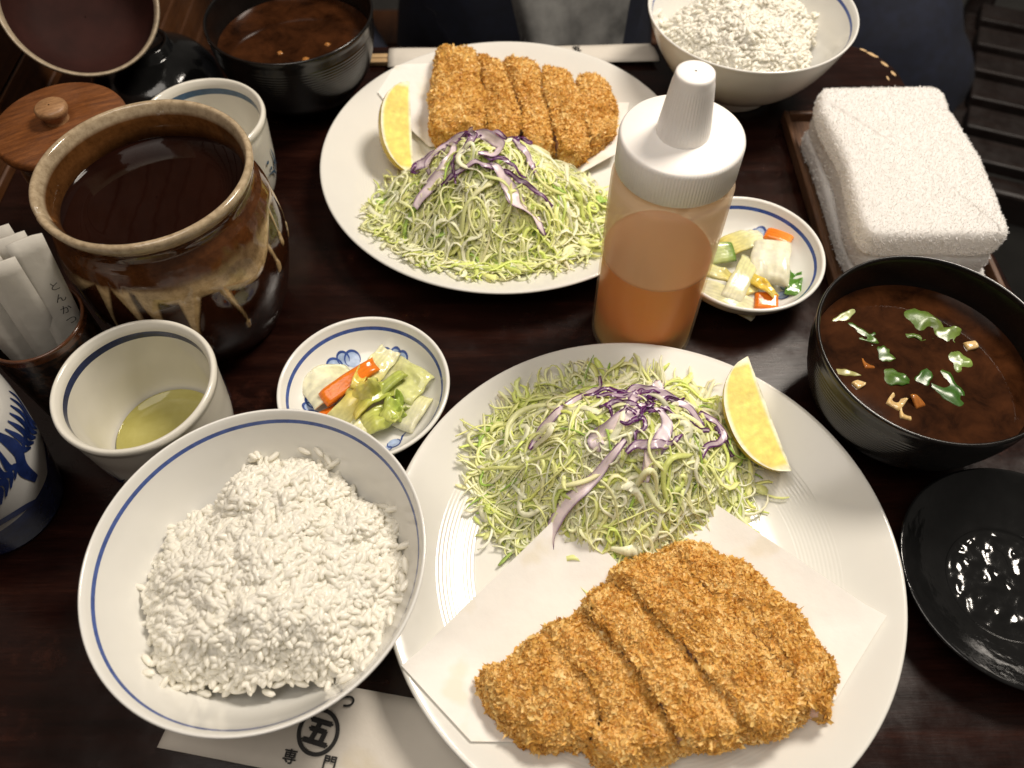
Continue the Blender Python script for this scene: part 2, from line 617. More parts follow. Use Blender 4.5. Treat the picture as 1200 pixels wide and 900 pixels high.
def ribbons(curves, widths, normals, thick, nrm_jit=0.0):
    """thin strips: curves (n,k,3), widths (n,k), normals (n,k,3). returns V,F with a rectangular section (4 verts a ring)"""
    n, k, _ = curves.shape
    T = np.gradient(curves, axis=1)
    T /= np.linalg.norm(T, axis=2, keepdims=True) + 1e-9
    B = np.cross(T, normals)
    B /= np.linalg.norm(B, axis=2, keepdims=True) + 1e-9
    N = np.cross(B, T)
    w = widths[..., None] / 2
    th = np.asarray(thick).reshape(-1, 1, 1) / 2 if np.ndim(thick) else thick / 2
    ring = np.stack([curves + B * w + N * th, curves - B * w + N * th, curves - B * w - N * th, curves + B * w - N * th], 2)
    V = ring.reshape(-1, 3)
    base = (np.arange(n) * k * 4)[:, None, None] + (np.arange(k - 1) * 4)[None, :, None]
    q = np.arange(4)
    F = np.stack(np.broadcast_arrays(base + q, base + (q + 1) % 4, base + 4 + (q + 1) % 4, base + 4 + q), -1).reshape(-1, 4)
    c0 = np.arange(n) * k * 4
    caps = np.concatenate([np.stack([c0 + 3, c0 + 2, c0 + 1, c0], 1), np.stack([c0 + (k - 1) * 4 + i for i in range(4)], 1)])
    return V, np.concatenate([F, caps])


def stroke(pts, width, mapf, n=40, closed=False, across=3, taper=False):
    """brush stroke on a surface: 2-D points -> ribbon through mapf((m,2))->(m,3)"""
    P = cr(pts, n, closed)
    if closed:
        P = np.vstack([P, P[:1]])
    T = np.gradient(P, axis=0)
    T /= np.linalg.norm(T, axis=1, keepdims=True) + 1e-9
    Nn = np.c_[-T[:, 1], T[:, 0]]
    w = np.full(len(P), width) if np.isscalar(width) else np.interp(np.linspace(0, 1, len(P)), np.linspace(0, 1, len(width)), width)
    rows = [P + Nn * (w * s)[:, None] for s in np.linspace(-0.5, 0.5, across)]
    V = mapf(np.stack(rows, 1).reshape(-1, 2))
    return V, grid_faces(len(P), across, wrap=False)


def fillpoly(pts, mapf, n=40, rings=5):
    P = cr(pts, n, True)
    c = P.mean(0)
    rows = [c + (P - c) * s for s in np.linspace(1, 0.01, rings)]
    return mapf(np.vstack(rows)), grid_faces(rings, n)


def join(parts):
    V, F, off = [], [], 0
    for v, f in parts:
        V.append(v)
        F.append(np.asarray(f) + off)
        off += len(v)
    return np.vstack(V), np.vstack(F)


def glyphs(text, size):
    """flat mesh of a piece of writing, centred on the origin"""
    c = bpy.data.curves.new('lettering', 'FONT')
    c.body = text
    c.size = size
    c.align_x = 'CENTER'
    c.align_y = 'CENTER'
    c.resolution_u = 4
    o = bpy.data.objects.new('lettering', c)
    COL.objects.link(o)
    bpy.context.view_layer.update()
    me = o.evaluated_get(bpy.context.evaluated_depsgraph_get()).to_mesh()
    V = np.array([v.co[:] for v in me.vertices]).reshape(-1, 3)
    F = [tuple(p.vertices) for p in me.polygons]
    bpy.data.objects.remove(o)
    bpy.data.curves.remove(c)
    if len(V):
        V[:, :2] -= (V[:, :2].max(0) + V[:, :2].min(0)) / 2
    return V, F


def poly_sample(V, F, n, seed, mask=None):
    """n random points with normals on a quad mesh"""
    g = np.random.default_rng(seed)
    T = np.vstack([F[:, [0, 1, 2]], F[:, [0, 2, 3]]])
    a, b, c = V[T[:, 0]], V[T[:, 1]], V[T[:, 2]]
    nn = np.cross(b - a, c - a)
    ar = np.linalg.norm(nn, axis=1)
    nn = nn / (ar[:, None] + 1e-12)
    w = ar.copy()
    if mask is not None:
        w = w * np.r_[mask, mask]
    i = g.choice(len(T), n, p=w / w.sum())
    u, v = g.random(n), g.random(n)
    fl = u + v > 1
    u[fl], v[fl] = 1 - u[fl], 1 - v[fl]
    return a[i] + (b[i] - a[i]) * u[:, None] + (c[i] - a[i]) * v[:, None], nn[i]


# ------------------------------------------------------------------ setting: table, wall, floor
def table_top():
    r = 0.055
    pts = [(-0.372, -0.45), (0.345, -0.45), (0.340, 0.20), (0.330, 0.42), (0.322, 0.56)]
    cx_, cy_ = 0.322 - r, 0.560
    pts += [(cx_ + r * math.cos(a_), cy_ + r * math.sin(a_)) for a_ in np.linspace(0.15, math.pi / 2, 9)]
    pts += [(-0.372, 0.612)]
    n = len(pts)
    z1, z0 = 0.0, -0.032
    V = [(x, y, z0) for x, y in pts] + [(x, y, z1) for x, y in pts]
    F = [tuple(range(n - 1, -1, -1)), tuple(range(n, 2 * n))] + [(i, (i + 1) % n, n + (i + 1) % n, n + i) for i in range(n)]
    return V, F


tb = thing('dining_table', 'dark brown lacquered wooden table with a rounded corner under all the dishes', 'table', (0, 0, -0.72))
V, F = table_top()
o = mk('table_top', np.array(V) + (0, 0, 0.72), F, M['table'], tb, smooth=False)
bevel(o, 0.0035, 3)
# worn pale chips on the rounded corner
for i, (x, y, w, h) in enumerate([(0.3075, 0.597, 0.006, 0.0016), (0.3145, 0.584, 0.0045, 0.0014), (0.3180, 0.572, 0.0035, 0.0012), (0.3015, 0.6035, 0.004, 0.0012), (0.3120, 0.566, 0.003, 0.001)]):
    P = cr([(w * math.cos(t) * random.uniform(.7, 1.2), h * math.sin(t) * random.uniform(.7, 1.3)) for t in np.linspace(0, 6.28, 8)[:-1]], 14, True)
    a_ = math.atan2(y - 0.56, x - 0.267) + math.pi / 2
    Q = np.c_[P[:, 0] * math.cos(a_) - P[:, 1] * math.sin(a_) + x - .003, P[:, 0] * math.sin(a_) + P[:, 1] * math.cos(a_) + y - .003, np.full(len(P), 0.7204)]
    mk('worn_chip', Q, [tuple(range(len(Q)))], M['chopwood'], tb, smooth=False)
for x, y in ((-0.33, 0.55), (0.27, 0.53), (-0.33, -0.40), (0.29, -0.40)):
    v, f = box(x - .025, x + .025, y - .025, y + .025, 0.0, 0.69)
    mk('leg', v, f, M['table'], tb, smooth=False)

wl = bpy.data.objects.new('wall', None)
COL.objects.link(wl)
wl.location = (-0.378, 0, -0.72)
wl['kind'] = 'structure'
hb = 0.0335
v, f = box(-0.012, 0, -0.9, 2.4, 0, hb - 0.0016)
vv = np.array(v)
board_me = None
for k in range(44):
    z = (0.72 - hb * 21) + k * hb
    if board_me is None:
        o = mk('wall_board', vv, f, M['wallwood'], wl, smooth=False)
        bevel(o, 0.0012, 1)
        board_me = o.data
    else:
        o = bpy.data.objects.new('wall_board', board_me)
        COL.objects.link(o)
        o.parent = wl
        bevel(o, 0.0012, 1)
    o.location = (0, random.uniform(-.2, .2), z)
v, f = box(-0.05, -0.012, -1.1, 2.6, 0, 1.6)
mk('wall_backing', v, f, M['chairwood'], wl, smooth=False)

v, f = box(-3, 4, -2, 5, -0.80, -0.72)
o = mk('floor', v, f, M['floor'], smooth=False)
o['kind'] = 'structure'

# bench on the far side of the table
be = thing('wooden_bench', 'brown wooden bench seat beyond the far edge of the table by the wall', 'bench', (-0.12, 0.93, -0.72))
for k in range(5):
    v, f = box(-0.245, 0.50, -0.235 + k * 0.095, -0.145 + k * 0.095, 0.385, 0.415)
    bevel(mk('seat_plank', v, f, M['wallwood'], be, smooth=False), 0.004)
for x in (-0.21, 0.46):
    for y in (-0.18, 0.19):
        v, f = box(x - .025, x + .025, y - .025, y + .025, 0, 0.385)
        mk('leg', v, f, M['chairwood'], be, smooth=False)


# ------------------------------------------------------------------ vessels
def plate(loc, label):
    t = thing('dinner_plate', label, 'plate', loc, group='large white plates')
    out = cr([(0.0005, 0.004), (0.070, 0.004), (0.0715, 0.0), (0.0775, 0.0), (0.080, 0.004), (0.100, 0.0105), (0.120, 0.0205), (0.1285, 0.0250)], 40)
    rim = cr([(0.1285, 0.0250), (0.1300, 0.0262), (0.1288, 0.0274), (0.126, 0.0265)], 10)
    inn = cr([(0.126, 0.0265), (0.116, 0.0220), (0.100, 0.0150), (0.086, 0.0110), (0.070, 0.0095), (0.030, 0.0090), (0.0005, 0.0090)], 40)
    lathe('plate_body', np.vstack([out, rim[1:], inn[1:]]), M['plate'], t, 160)
    return t


plate((0.064, 0.149, 0), 'large white plate nearest the camera under the cutlet on folded paper')
plate((-0.004, 0.447, 0), 'large white plate farther back behind the squeeze bottle')

BOWL_IN = [(0.0745, 0.0670), (0.0690, 0.0545), (0.0600, 0.0375), (0.0460, 0.0215), (0.0300, 0.0135), (0.0150, 0.0112), (0.0005, 0.0110)]


def rice_bowl(loc, label, rz):
    t = thing('rice_bowl', label, 'bowl', loc, rz, 'white rice bowls with a blue line')
    out = cr([(0.0005, 0.005), (0.026, 0.005), (0.0275, 0.0), (0.0305, 0.0), (0.0315, 0.0075), (0.040, 0.0125), (0.0545, 0.025), (0.0655, 0.041), (0.0725, 0.056), (0.0762, 0.0665)], 60)
    rim = cr([(0.0762, 0.0665), (0.0768, 0.0680), (0.0758, 0.0688), (0.0745, 0.0670)], 9)
    inn = cr(BOWL_IN, 90)
    prof = np.vstack([out, rim[1:], inn[1:]])
    nin = len(out) + len(rim) - 2
    lathe('bowl_body', prof, None, t, 144, mats=[M['bowl'], M['blue']],
          bands=lambda rz_, i: 1 if (i > nin and 0.0722 < rz_[0] < 0.0730) else 0)
    return t


rice_bowl((-0.1160, 0.1327, 0), 'white rice bowl with thin blue line nearest the camera, left of the big plate', 0)
rice_bowl((0.1798, 0.5523, 0), 'white rice bowl with thin blue line at the far edge of the table', 1.3)


def soup_bowl(loc, label, level):
    t = thing('soup_bowl', label, 'bowl', loc, 0, 'black lacquer soup bowls')
    out = [(0.0005, 0.006), (0.027, 0.006), (0.0285, 0.0), (0.0315, 0.0), (0.0320, 0.008)]
    base = cr([(0.0320, 0.008), (0.044, 0.0165), (0.0535, 0.031), (0.0590, 0.050), (0.0608, 0.0665)], 120)
    k = np.arange(len(base))
    rid = np.where((k % 4) < 2, 0.00022, 0.0) * (k > 8) * (k < 112)
    base[:, 0] += rid
    rim = cr([(0.0608, 0.0665), (0.0615, 0.0700), (0.0613, 0.0716), (0.0603, 0.0722), (0.0594, 0.0712)], 12)
    inn = cr([(0.0594, 0.0712), (0.0580, 0.052), (0.0525, 0.032), (0.0420, 0.0175), (0.025, 0.011), (0.0005, 0.010)], 40)
    lathe('bowl_body', np.vstack([out, base[1:], rim[1:], inn[1:]]), M['lacquer'], t, 128)
    return t


soup_bowl((0.222, 0.244, 0), 'black lacquer soup bowl with green leaves floating, right of the big plate', 0.05)
soup_bowl((-0.161, 0.546, 0), 'black lacquer soup bowl at the back left, without green leaves', 0.05)


def soup(loc, r, z, label):
    nr = 24
    rr = np.linspace(0.0004, 1, nr)
    prof = [(r * a, z + (0.0004 * max(0, (a - 0.95) / 0.05) ** 2)) for a in rr[::-1]]
    o = lathe('miso_soup', prof, M['miso'], None, 96, loc)
    return tag(o, label, 'soup', 'bowls of red miso soup')


soup((0.222, 0.244, 0), 0.0576, 0.0500, 'dark red miso soup with green leaves and tofu bits')
soup((-0.161, 0.546, 0), 0.0576, 0.0500, 'dark red miso soup at the back left beside the far plate')

PICK_IN = [(0.0465, 0.0262), (0.0440, 0.0215), (0.0385, 0.0145), (0.0300, 0.0092), (0.0150, 0.0068), (0.0005, 0.0065)]


def pz(r):
    P = np.array(PICK_IN)[::-1]
    return np.interp(r, P[:, 0], P[:, 1])


def pickle_dish(loc, label, rz, clouds):
    t = thing('pickle_dish', label, 'dish', loc, rz, 'small white dishes with a blue rim line')
    out = cr([(0.0005, 0.003), (0.022, 0.003), (0.0235, 0.0), (0.0265, 0.0), (0.0272, 0.004), (0.036, 0.0085), (0.0445, 0.0175), (0.0483, 0.0250)], 40)
    rim = cr([(0.0483, 0.0250), (0.0494, 0.0270), (0.0486, 0.0284), (0.0472, 0.0278), (0.0465, 0.0262)], 12)
    inn = cr(PICK_IN, 90)
    nin = len(out) + len(rim) - 2
    lathe('dish_body', np.vstack([out, rim[1:], inn[1:]]), None, t, 128, mats=[M['dish'], M['blue']],
          bands=lambda q, i: 1 if (i > nin and 0.0440 < q[0] < 0.0452) else 0)
    inn_p = inn[::-1]

    def mp(h):
        def f(Q):
            r = np.hypot(Q[:, 0], Q[:, 1])
            return np.c_[Q, np.interp(r, inn_p[:, 0], inn_p[:, 1]) + h]
        return f
    for (cx_, cy_, s, a_) in clouds:
        fills, lines = [], []
        for (lx, ly, lr) in ((-0.6, -.1, .55), (0.15, 0.25, .42), (0.75, 0.0, .55)):
            ca, sa = math.cos(a_), math.sin(a_)
            px, py = cx_ + s * (lx * ca - ly * sa), cy_ + s * (lx * sa + ly * ca)
            ring = [(px + s * lr * math.cos(q), py + s * lr * math.sin(q)) for q in np.linspace(0, 2 * math.pi, 10)[:-1]]
            fills.append(fillpoly(ring, mp(0.00015), 24, 4))
            arc = [(px + s * lr * math.cos(q + a_), py + s * lr * math.sin(q + a_)) for q in np.linspace(-0.7, math.pi + .7, 10)]
            lines.append(stroke(arc, [0.0004, 0.0011, 0.0013, 0.0009, 0.0004], mp(0.0003), 24))
        tail = [(cx_ - s * 1.2 * ca, cy_ - s * 1.2 * sa), (cx_ - s * 1.5 * ca + s * .5 * sa, cy_ - s * 1.5 * sa - s * .5 * ca), (cx_ - s * 1.9 * ca + s * .7 * sa, cy_ - s * 1.9 * sa - s * .7 * ca)]
        lines.append(stroke(tail, [0.0010, 0.0012, 0.0004], mp(0.0003), 16))
        v, f = join(fills)
        ow = mk('painted_cloud', v, f, M['wash'], t)
        v, f = join(lines)
        mk('cloud_outline', v, f, M['blue'], ow)
    return t


pickle_dish((-0.0850, 0.2500, 0), 'small white dish with blue cloud motif holding pickles, beside the near teacup', 0,
            [(-0.018, 0.027, 0.0085, 0.45), (-0.032, -0.006, 0.0075, 1.6), (0.012, 0.031, 0.0075, -0.35), (0.014, -0.032, 0.007, 3.6)])
pickle_dish((0.1515, 0.3500, 0), 'small white dish with blue rim line holding pickles, between squeeze bottle and towel', 2.2,
            [(-0.020, 0.024, 0.008, 0.5), (0.030, 0.008, 0.007, -1.3), (-0.030, -0.010, 0.007, 1.9), (0.010, -0.033, 0.007, 3.3)])


# teacups
def teacup(loc, label, rz, group, linemat):
    t = thing('teacup', label, 'cup', loc, rz, group)
    out = cr([(0.0005, 0.004), (0.022, 0.004), (0.0235, 0.0), (0.0265, 0.0), (0.0285, 0.005), (0.0340, 0.014), (0.0375, 0.030), (0.0392, 0.050), (0.0403, 0.066)], 60)
    rim = cr([(0.0403, 0.066), (0.0412, 0.0700), (0.0404, 0.0722), (0.0388, 0.0722), (0.0374, 0.0700)], 14)
    inn = cr([(0.0374, 0.0700), (0.0366, 0.0660), (0.0350, 0.045), (0.0315, 0.022), (0.022, 0.0105), (0.0005, 0.0085)], 80)
    nin = len(out) + len(rim) - 2

    def disp(V):
        r = np.hypot(V[:, 0], V[:, 1])
        n = vnoise(V, 45, 5, 2)
        s = 1 + 0.012 * n * (V[:, 2] > 0.004)
        V[:, 0] *= s
        V[:, 1] *= s
        return V
    lathe('cup_body', np.vstack([out, rim[1:], inn[1:]]), None, t, 112, mats=[M['cup'], linemat], disp=disp,
          bands=lambda q, i: 1 if (i > nin and 0.0628 < q[1] < 0.0668) else 0)
    od = out[out[:, 1] > 0.004]

    def mp(Q):   # (angle*r, z)
        r = np.interp(Q[:, 1], od[:, 1], od[:, 0]) + 0.0009
        a_ = Q[:, 0] / 0.039
        return np.c_[r * np.cos(a_), r * np.sin(a_), Q[:, 1]]
    for k in range(5):
        L = []
        u = k * 2 * math.pi / 5 * 0.039
        L.append(stroke([(u, 0.026), (u + .004, 0.037), (u + .002, 0.048)], [0.0006, 0.0024, 0.0008], mp, 20))
        L.append(stroke([(u - .009, 0.034), (u - .001, 0.031), (u + .004, 0.024)], [0.0005, 0.0020, 0.0006], mp, 20))
        L.append(stroke([(u + .010, 0.040), (u + .005, 0.034), (u + .003, 0.027)], [0.0005, 0.0018, 0.0006], mp, 20))
        for (dx, dz) in ((-.006, .043), (-.0035, .036), (.009, .030)):
            L.append(fillpoly([(u + dx + .0014 * math.cos(q), dz + .0014 * math.sin(q)) for q in np.linspace(0, 6.28, 8)[:-1]], mp, 12, 3))
        v, f = join(L)
        mk('painted_sprig', v, f, linemat, t)
    return t


teacup((-0.1925, 0.2235, 0), 'squat teacup with a navy inner line holding green tea, behind the near rice bowl', 0.5, 'cream teacups', M['navyline'])
teacup((-0.2010, 0.4300, 0), 'empty teacup with painted sprig behind the large brown jar', -0.12, 'cream teacups', M['steel_blue'])
o = lathe('green_tea', [(0.0292, 0.0205), (0.0288, 0.0200), (0.018, 0.0200), (0.0004, 0.0200)], M['tea'], None, 72, (-0.1925, 0.2235, 0))
tag(o, 'shallow yellow-green tea left in the near teacup', 'tea')


# big glazed jar
def jar():
    t = thing('sauce_jar', 'large brown glazed ceramic jar with pale dripping glaze, full of dark sauce', 'jar', (-0.1944, 0.3271, 0), 0)
    out = cr([(0.0005, 0.003), (0.038, 0.003), (0.040, 0.0), (0.043, 0.0), (0.0465, 0.006), (0.0545, 0.026), (0.0598, 0.048), (0.0612, 0.066), (0.0595, 0.086), (0.0560, 0.099), (0.0535, 0.1045)], 130)
    rim = cr([(0.0535, 0.1045), (0.0533, 0.1080), (0.0545, 0.1120), (0.0568, 0.1155), (0.0576, 0.1185), (0.0568, 0.1204), (0.0546, 0.1206), (0.0532, 0.1188)], 26)
    inn = cr([(0.0532, 0.1188), (0.0510, 0.1120), (0.0497, 0.1040), (0.0530, 0.0900), (0.0560, 0.070), (0.052, 0.040), (0.040, 0.010), (0.0005, 0.008)], 60)
    prof = np.vstack([out, rim[1:], inn[1:]])
    nout = len(out)
    segs = 420
    g = np.random.default_rng(4)
    # drips: angle, half-width, reach (z of the tip)
    drips = []
    for a_, hw, zt in [(-1.95, .075, .050), (-1.72, .08, .048), (-1.47, .10, .046), (-1.22, .085, .034), (-0.84, .055, .040), (-0.62, .06, .085), (-0.30, .08, .060), (0.0, .07, .070), (0.3, .08, .055), (0.7, .08, .05), (1.1, .09, .065), (1.5, .08, .05), (1.9, .08, .06), (2.3, .08, .05), (2.7, .09, .06), (3.05, .08, .05), (-2.25, .08, .055), (-2.55, .08, .05), (-2.85, .08, .058)]:
        drips.append((a_, hw, zt))
    E_ = {}

    def field(V):
        th = np.arctan2(V[:, 1], V[:, 0])
        z = V[:, 2]
        d = np.full(len(V), -1.0)
        edge = 0.080 + 0.009 * np.sin(th * 3 + 0.6) + 0.004 * np.sin(th * 7 + 2)
        d = np.maximum(d, (z - edge) / 0.004)
        for a_, hw, zt in drips:
            dth = np.abs((th - a_ - 0.05 * np.sin(z * 70 + a_ * 9) + math.pi) % (2 * math.pi) - math.pi)
            up = np.clip((z - zt) / 0.045, 0, 1)
            hwz = hw * (0.24 + 0.62 * np.clip((z - zt) / 0.036, 0, 1.6) ** 2.2)
            tip = ((dth / (hw * 0.42)) ** 2 + ((z - zt) / 0.005) ** 2) < 1
            dd = np.where(z > zt, (hwz - dth) / 0.06, -1)
            dd = np.where(tip, np.maximum(dd, 0.9), dd)
            d = np.maximum(d, dd)
        return d

    def disp(V):
        i = np.arange(len(V)) // segs
        f_ = np.clip(field(V), 0, 1) * (V[:, 2] < 0.101) * (i < nout) * (V[:, 2] > .02)
        nr = 1 + 0.010 * vnoise(V, 30, 3, 2) + 0.014 * f_
        V = V.copy()
        V[:, 0] *= nr
        V[:, 1] *= nr
        # a small nick in the lip
        th = np.arctan2(V[:, 1], V[:, 0])
        nick = np.exp(-((th + 2.55) / 0.05) ** 2) * (V[:, 2] > 0.112)
        V[:, 2] -= 0.003 * nick
        return V

    def colf(V):
        i = np.arange(len(V)) // segs
        z = V[:, 2]
        f_ = field(V)
        n = vnoise(V, 60, 8, 4)[:, None]
        brown = np.array([0.026, 0.0085, 0.0038]) * (1 + 0.5 * n)
        warm = np.array([0.060, 0.021, 0.0065]) * (1 + 0.5 * n)
        tan = np.array([0.42, 0.30, 0.16]) * (1 + 0.35 * n)
        hot = np.clip((z - 0.078) / 0.012, 0, 1)[:, None]
        c = brown * (1 - 0.6 * hot) + warm * 0.6 * hot
        k = (np.clip(f_ * 3.0, 0, 1) * (1 - 0.72 * np.clip((f_ - 1.3) / 2.2, 0, 1)))[:, None]
        c = c * (1 - k) + tan * k
        # bare warm-brown ring below the neck, pale clay lip, brown inside
        nk = np.clip((z - 0.0885 + 0.002 * n[:, 0]) / 0.004, 0, 1)[:, None]
        c = c * (1 - nk) + warm * nk
        lip = ((i >= nout + 8) & (i < nout + 26))[:, None]
        clay = np.array([0.37, 0.29, 0.19]) * (1 + 0.28 * n)
        c = np.where(lip, clay, c)
        ins = (i >= nout + 26)[:, None]
        inside = np.array([0.095, 0.038, 0.011]) * (1 + 0.6 * n)
        c = np.where(ins, inside, c)
        return np.clip(c, 0.002, 1)
    lathe('jar_body', prof, M['jar'], t, segs, disp=disp, colf=colf)
    return t


jar()
o = lathe('dark_sauce', [(0.0510, 0.1010), (0.0500, 0.1003), (0.035, 0.1000), (0.015, 0.1000), (0.0004, 0.1000)], M['sauce'], None, 96, (-0.1944, 0.3271, 0))
tag(o, 'glossy dark brown sauce filling the glazed jar', 'sauce')

# second pot with a wooden lid
t = thing('lidded_pot', 'dark brown ceramic pot topped by a round wooden lid with a knob', 'pot', (-0.276, 0.403, 0))
lathe('pot_body', np.vstack([cr([(0.0005, 0.0), (0.026, 0.0), (0.031, 0.012), (0.0345, 0.040), (0.0345, 0.065), (0.032, 0.082)], 40),
                             cr([(0.032, 0.082), (0.031, 0.0838), (0.029, 0.082), (0.029, 0.06), (0.0005, 0.05)], 20)[1:]]), M['potbody'], t, 72)
ld = lathe('lid', [(0.0005, 0.0), (0.0385, 0.0), (0.0396, 0.0012), (0.0400, 0.0035), (0.0392, 0.0058), (0.0375, 0.0068), (0.020, 0.0080), (0.0005, 0.0082)], M['lidwood'], t, 96, (0, 0, 0.0842), (0, 0, 0.5))
ld['label'] = 'round reddish brown wooden lid'
lathe('knob', [(0.0072, 0.0080), (0.0068, 0.0100), (0.0082, 0.0125), (0.0095, 0.0150), (0.0094, 0.0172), (0.0080, 0.0184), (0.0005, 0.0188)], M['knobwood'], ld, 48)

# black sauce dish, right
t = thing('sauce_dish', 'shallow glossy black dish with a wet film of soy sauce at the right edge', 'dish', (0.2554, 0.1376, 0))
out = cr([(0.0005, 0.003), (0.026, 0.003), (0.0275, 0.0), (0.0305, 0.0), (0.032, 0.003), (0.045, 0.0090), (0.0560, 0.0175)], 30)
rim = cr([(0.0560, 0.0175), (0.0590, 0.0200), (0.0592, 0.0212), (0.0578, 0.0212), (0.0555, 0.0196)], 10)
inn = cr([(0.0555, 0.0196), (0.046, 0.0125), (0.036, 0.0075), (0.0305, 0.0062), (0.0290, 0.0052), (0.015, 0.0050), (0.0005, 0.0050)], 70)


def sd_disp(V):
    r = np.hypot(V[:, 0], V[:, 1])
    w = np.clip((0.0285 - r) / 0.002, 0, 1) * (V[:, 2] > 0.004)
    nz_ = vnoise(V * [1, 1, 0], 150, 7, 2)
    V[:, 2] += w * (0.0005 * np.tanh(nz_ * 3))
    w2 = (r > 0.029) * (V[:, 2] > 0.0055)
    V[:, 2] += w2 * 0.00025 * vnoise(V, 260, 17, 2)
    return V


lathe('dish_body', np.vstack([out, rim[1:], inn[1:]]), M['gloss_black'], t, 220, disp=sd_disp)

# black lid (dome) at the back left
t = thing('bowl_lid', 'glossy black domed bowl lid behind the wooden lid', 'lid', (-0.286, 0.560, 0))
lathe('lid_dome', np.vstack([cr([(0.0505, 0.0), (0.0520, 0.0015), (0.050, 0.010), (0.042, 0.022), (0.030, 0.030), (0.0225, 0.033)], 30),
                             [(0.0215, 0.0400), (0.0200, 0.0405), (0.0190, 0.0400), (0.0185, 0.0345), (0.0005, 0.0350)]]), M['gloss_black'], t, 96)


# tilted brown ladle bowl with a pale rim
def tilted_bowl():
    t = thing('tilted_bowl', 'red-brown ceramic bowl with pale rim tilted up against the wall at top left', 'bowl')
    prof = np.vstack([cr([(0.0005, 0.0), (0.022, 0.0005), (0.038, 0.008), (0.049, 0.022), (0.0535, 0.034)], 40),
                      cr([(0.0535, 0.034), (0.0525, 0.0362), (0.0505, 0.034)], 6)[1:],
                      cr([(0.0505, 0.034), (0.045, 0.020), (0.034, 0.0085), (0.018, 0.004), (0.0005, 0.003)], 40)[1:]])
    nb = 45
    lathe('bowl_body', prof, None, t, 96, mats=[M['clay'], M['redbrown']], bands=lambda q, i: 1 if i > nb else 0)
    t.rotation_euler = (R(34), R(24), 0)
    t.location = (-0.318, 0.560, 0.060)
    return t


tilted_bowl()


# blue and white jar, left edge
t = thing('painted_jar', 'blue and white painted porcelain jar cut off by the left edge', 'jar', (-0.2850, 0.1906, 0), -0.9)
pj = cr([(0.0005, 0.002), (0.028, 0.002), (0.0295, 0.0), (0.0315, 0.0), (0.0325, 0.004), (0.0365, 0.024), (0.0410, 0.048), (0.0440, 0.072), (0.0440, 0.092), (0.0400, 0.112), (0.034, 0.122)], 80)
lathe('jar_body', np.vstack([pj, cr([(0.034, 0.122), (0.0335, 0.126), (0.031, 0.126), (0.030, 0.12), (0.036, 0.10), (0.0005, 0.06)], 24)[1:]]), None, t, 128, mats=[M['bluejar'], M['cobalt']],
      bands=lambda q, i: 1 if (q[1] < 0.030 and i < 79) else 0)


def pjm(h):
    od = pj[3:]

    def f(Q):
        r = np.interp(Q[:, 1], od[:, 1], od[:, 0]) + h
        a_ = Q[:, 0] / 0.04
        return np.c_[r * np.cos(a_), r * np.sin(a_), Q[:, 1]]
    return f


per = 2 * math.pi * 0.04 / 4
for k in range(4):
    L = []
    u = k * per
    L.append(stroke([(u - .030, 0.022), (u - .015, 0.034), (u, 0.038), (u + .015, 0.034), (u + .030, 0.022)], [.002, .005, .0055, .005, .002], pjm(.00025), 40, across=5))
    for s in (-1, 1):
        for j in range(6):
            x0 = u + s * (.003 + .0040 * j)
            L.append(stroke([(x0, .047 + .002 * j), (x0 + s * .004, .058 + .001 * j), (x0 + s * .0015, .072 - .001 * j), (x0 + s * .004, .083)], [.0010, .0036, .0026, .0007], pjm(.00035), 24))
        L.append(stroke([(u + s * .004, .090), (u + s * .014, .098), (u + s * .026, .090)], [.001, .0044, .0008], pjm(.00025), 24))
    L.append(stroke([(u + .031, .040), (u + .029, .056), (u + .033, .068), (u + .031, .090)], [.004, .007, .006, .002], pjm(.00025), 30, across=4))
    v, f = join(L)
    mk('painted_motif', v, f, M['cobalt'], t)

# ------------------------------------------------------------------ packet holder and packets
t = thing('packet_holder', 'dark brown speckled ceramic cup holding white paper packets', 'cup', (-0.2515, 0.2575, 0))
lathe('holder_body', np.vstack([cr([(0.0005, 0.0), (0.022, 0.0), (0.0245, 0.006), (0.0255, 0.040), (0.0262, 0.077)], 40),
                                cr([(0.0262, 0.077), (0.0266, 0.0792), (0.0256, 0.0800), (0.0244, 0.0785)], 8)[1:],
                                cr([(0.0244, 0.0785), (0.0238, 0.04), (0.021, 0.008), (0.0005, 0.006)], 24)[1:]]), None, t, 80,
      mats=[M['holder'], M['holderrim']], bands=lambda q, i: 1 if q[1] > 0.0755 else 0)


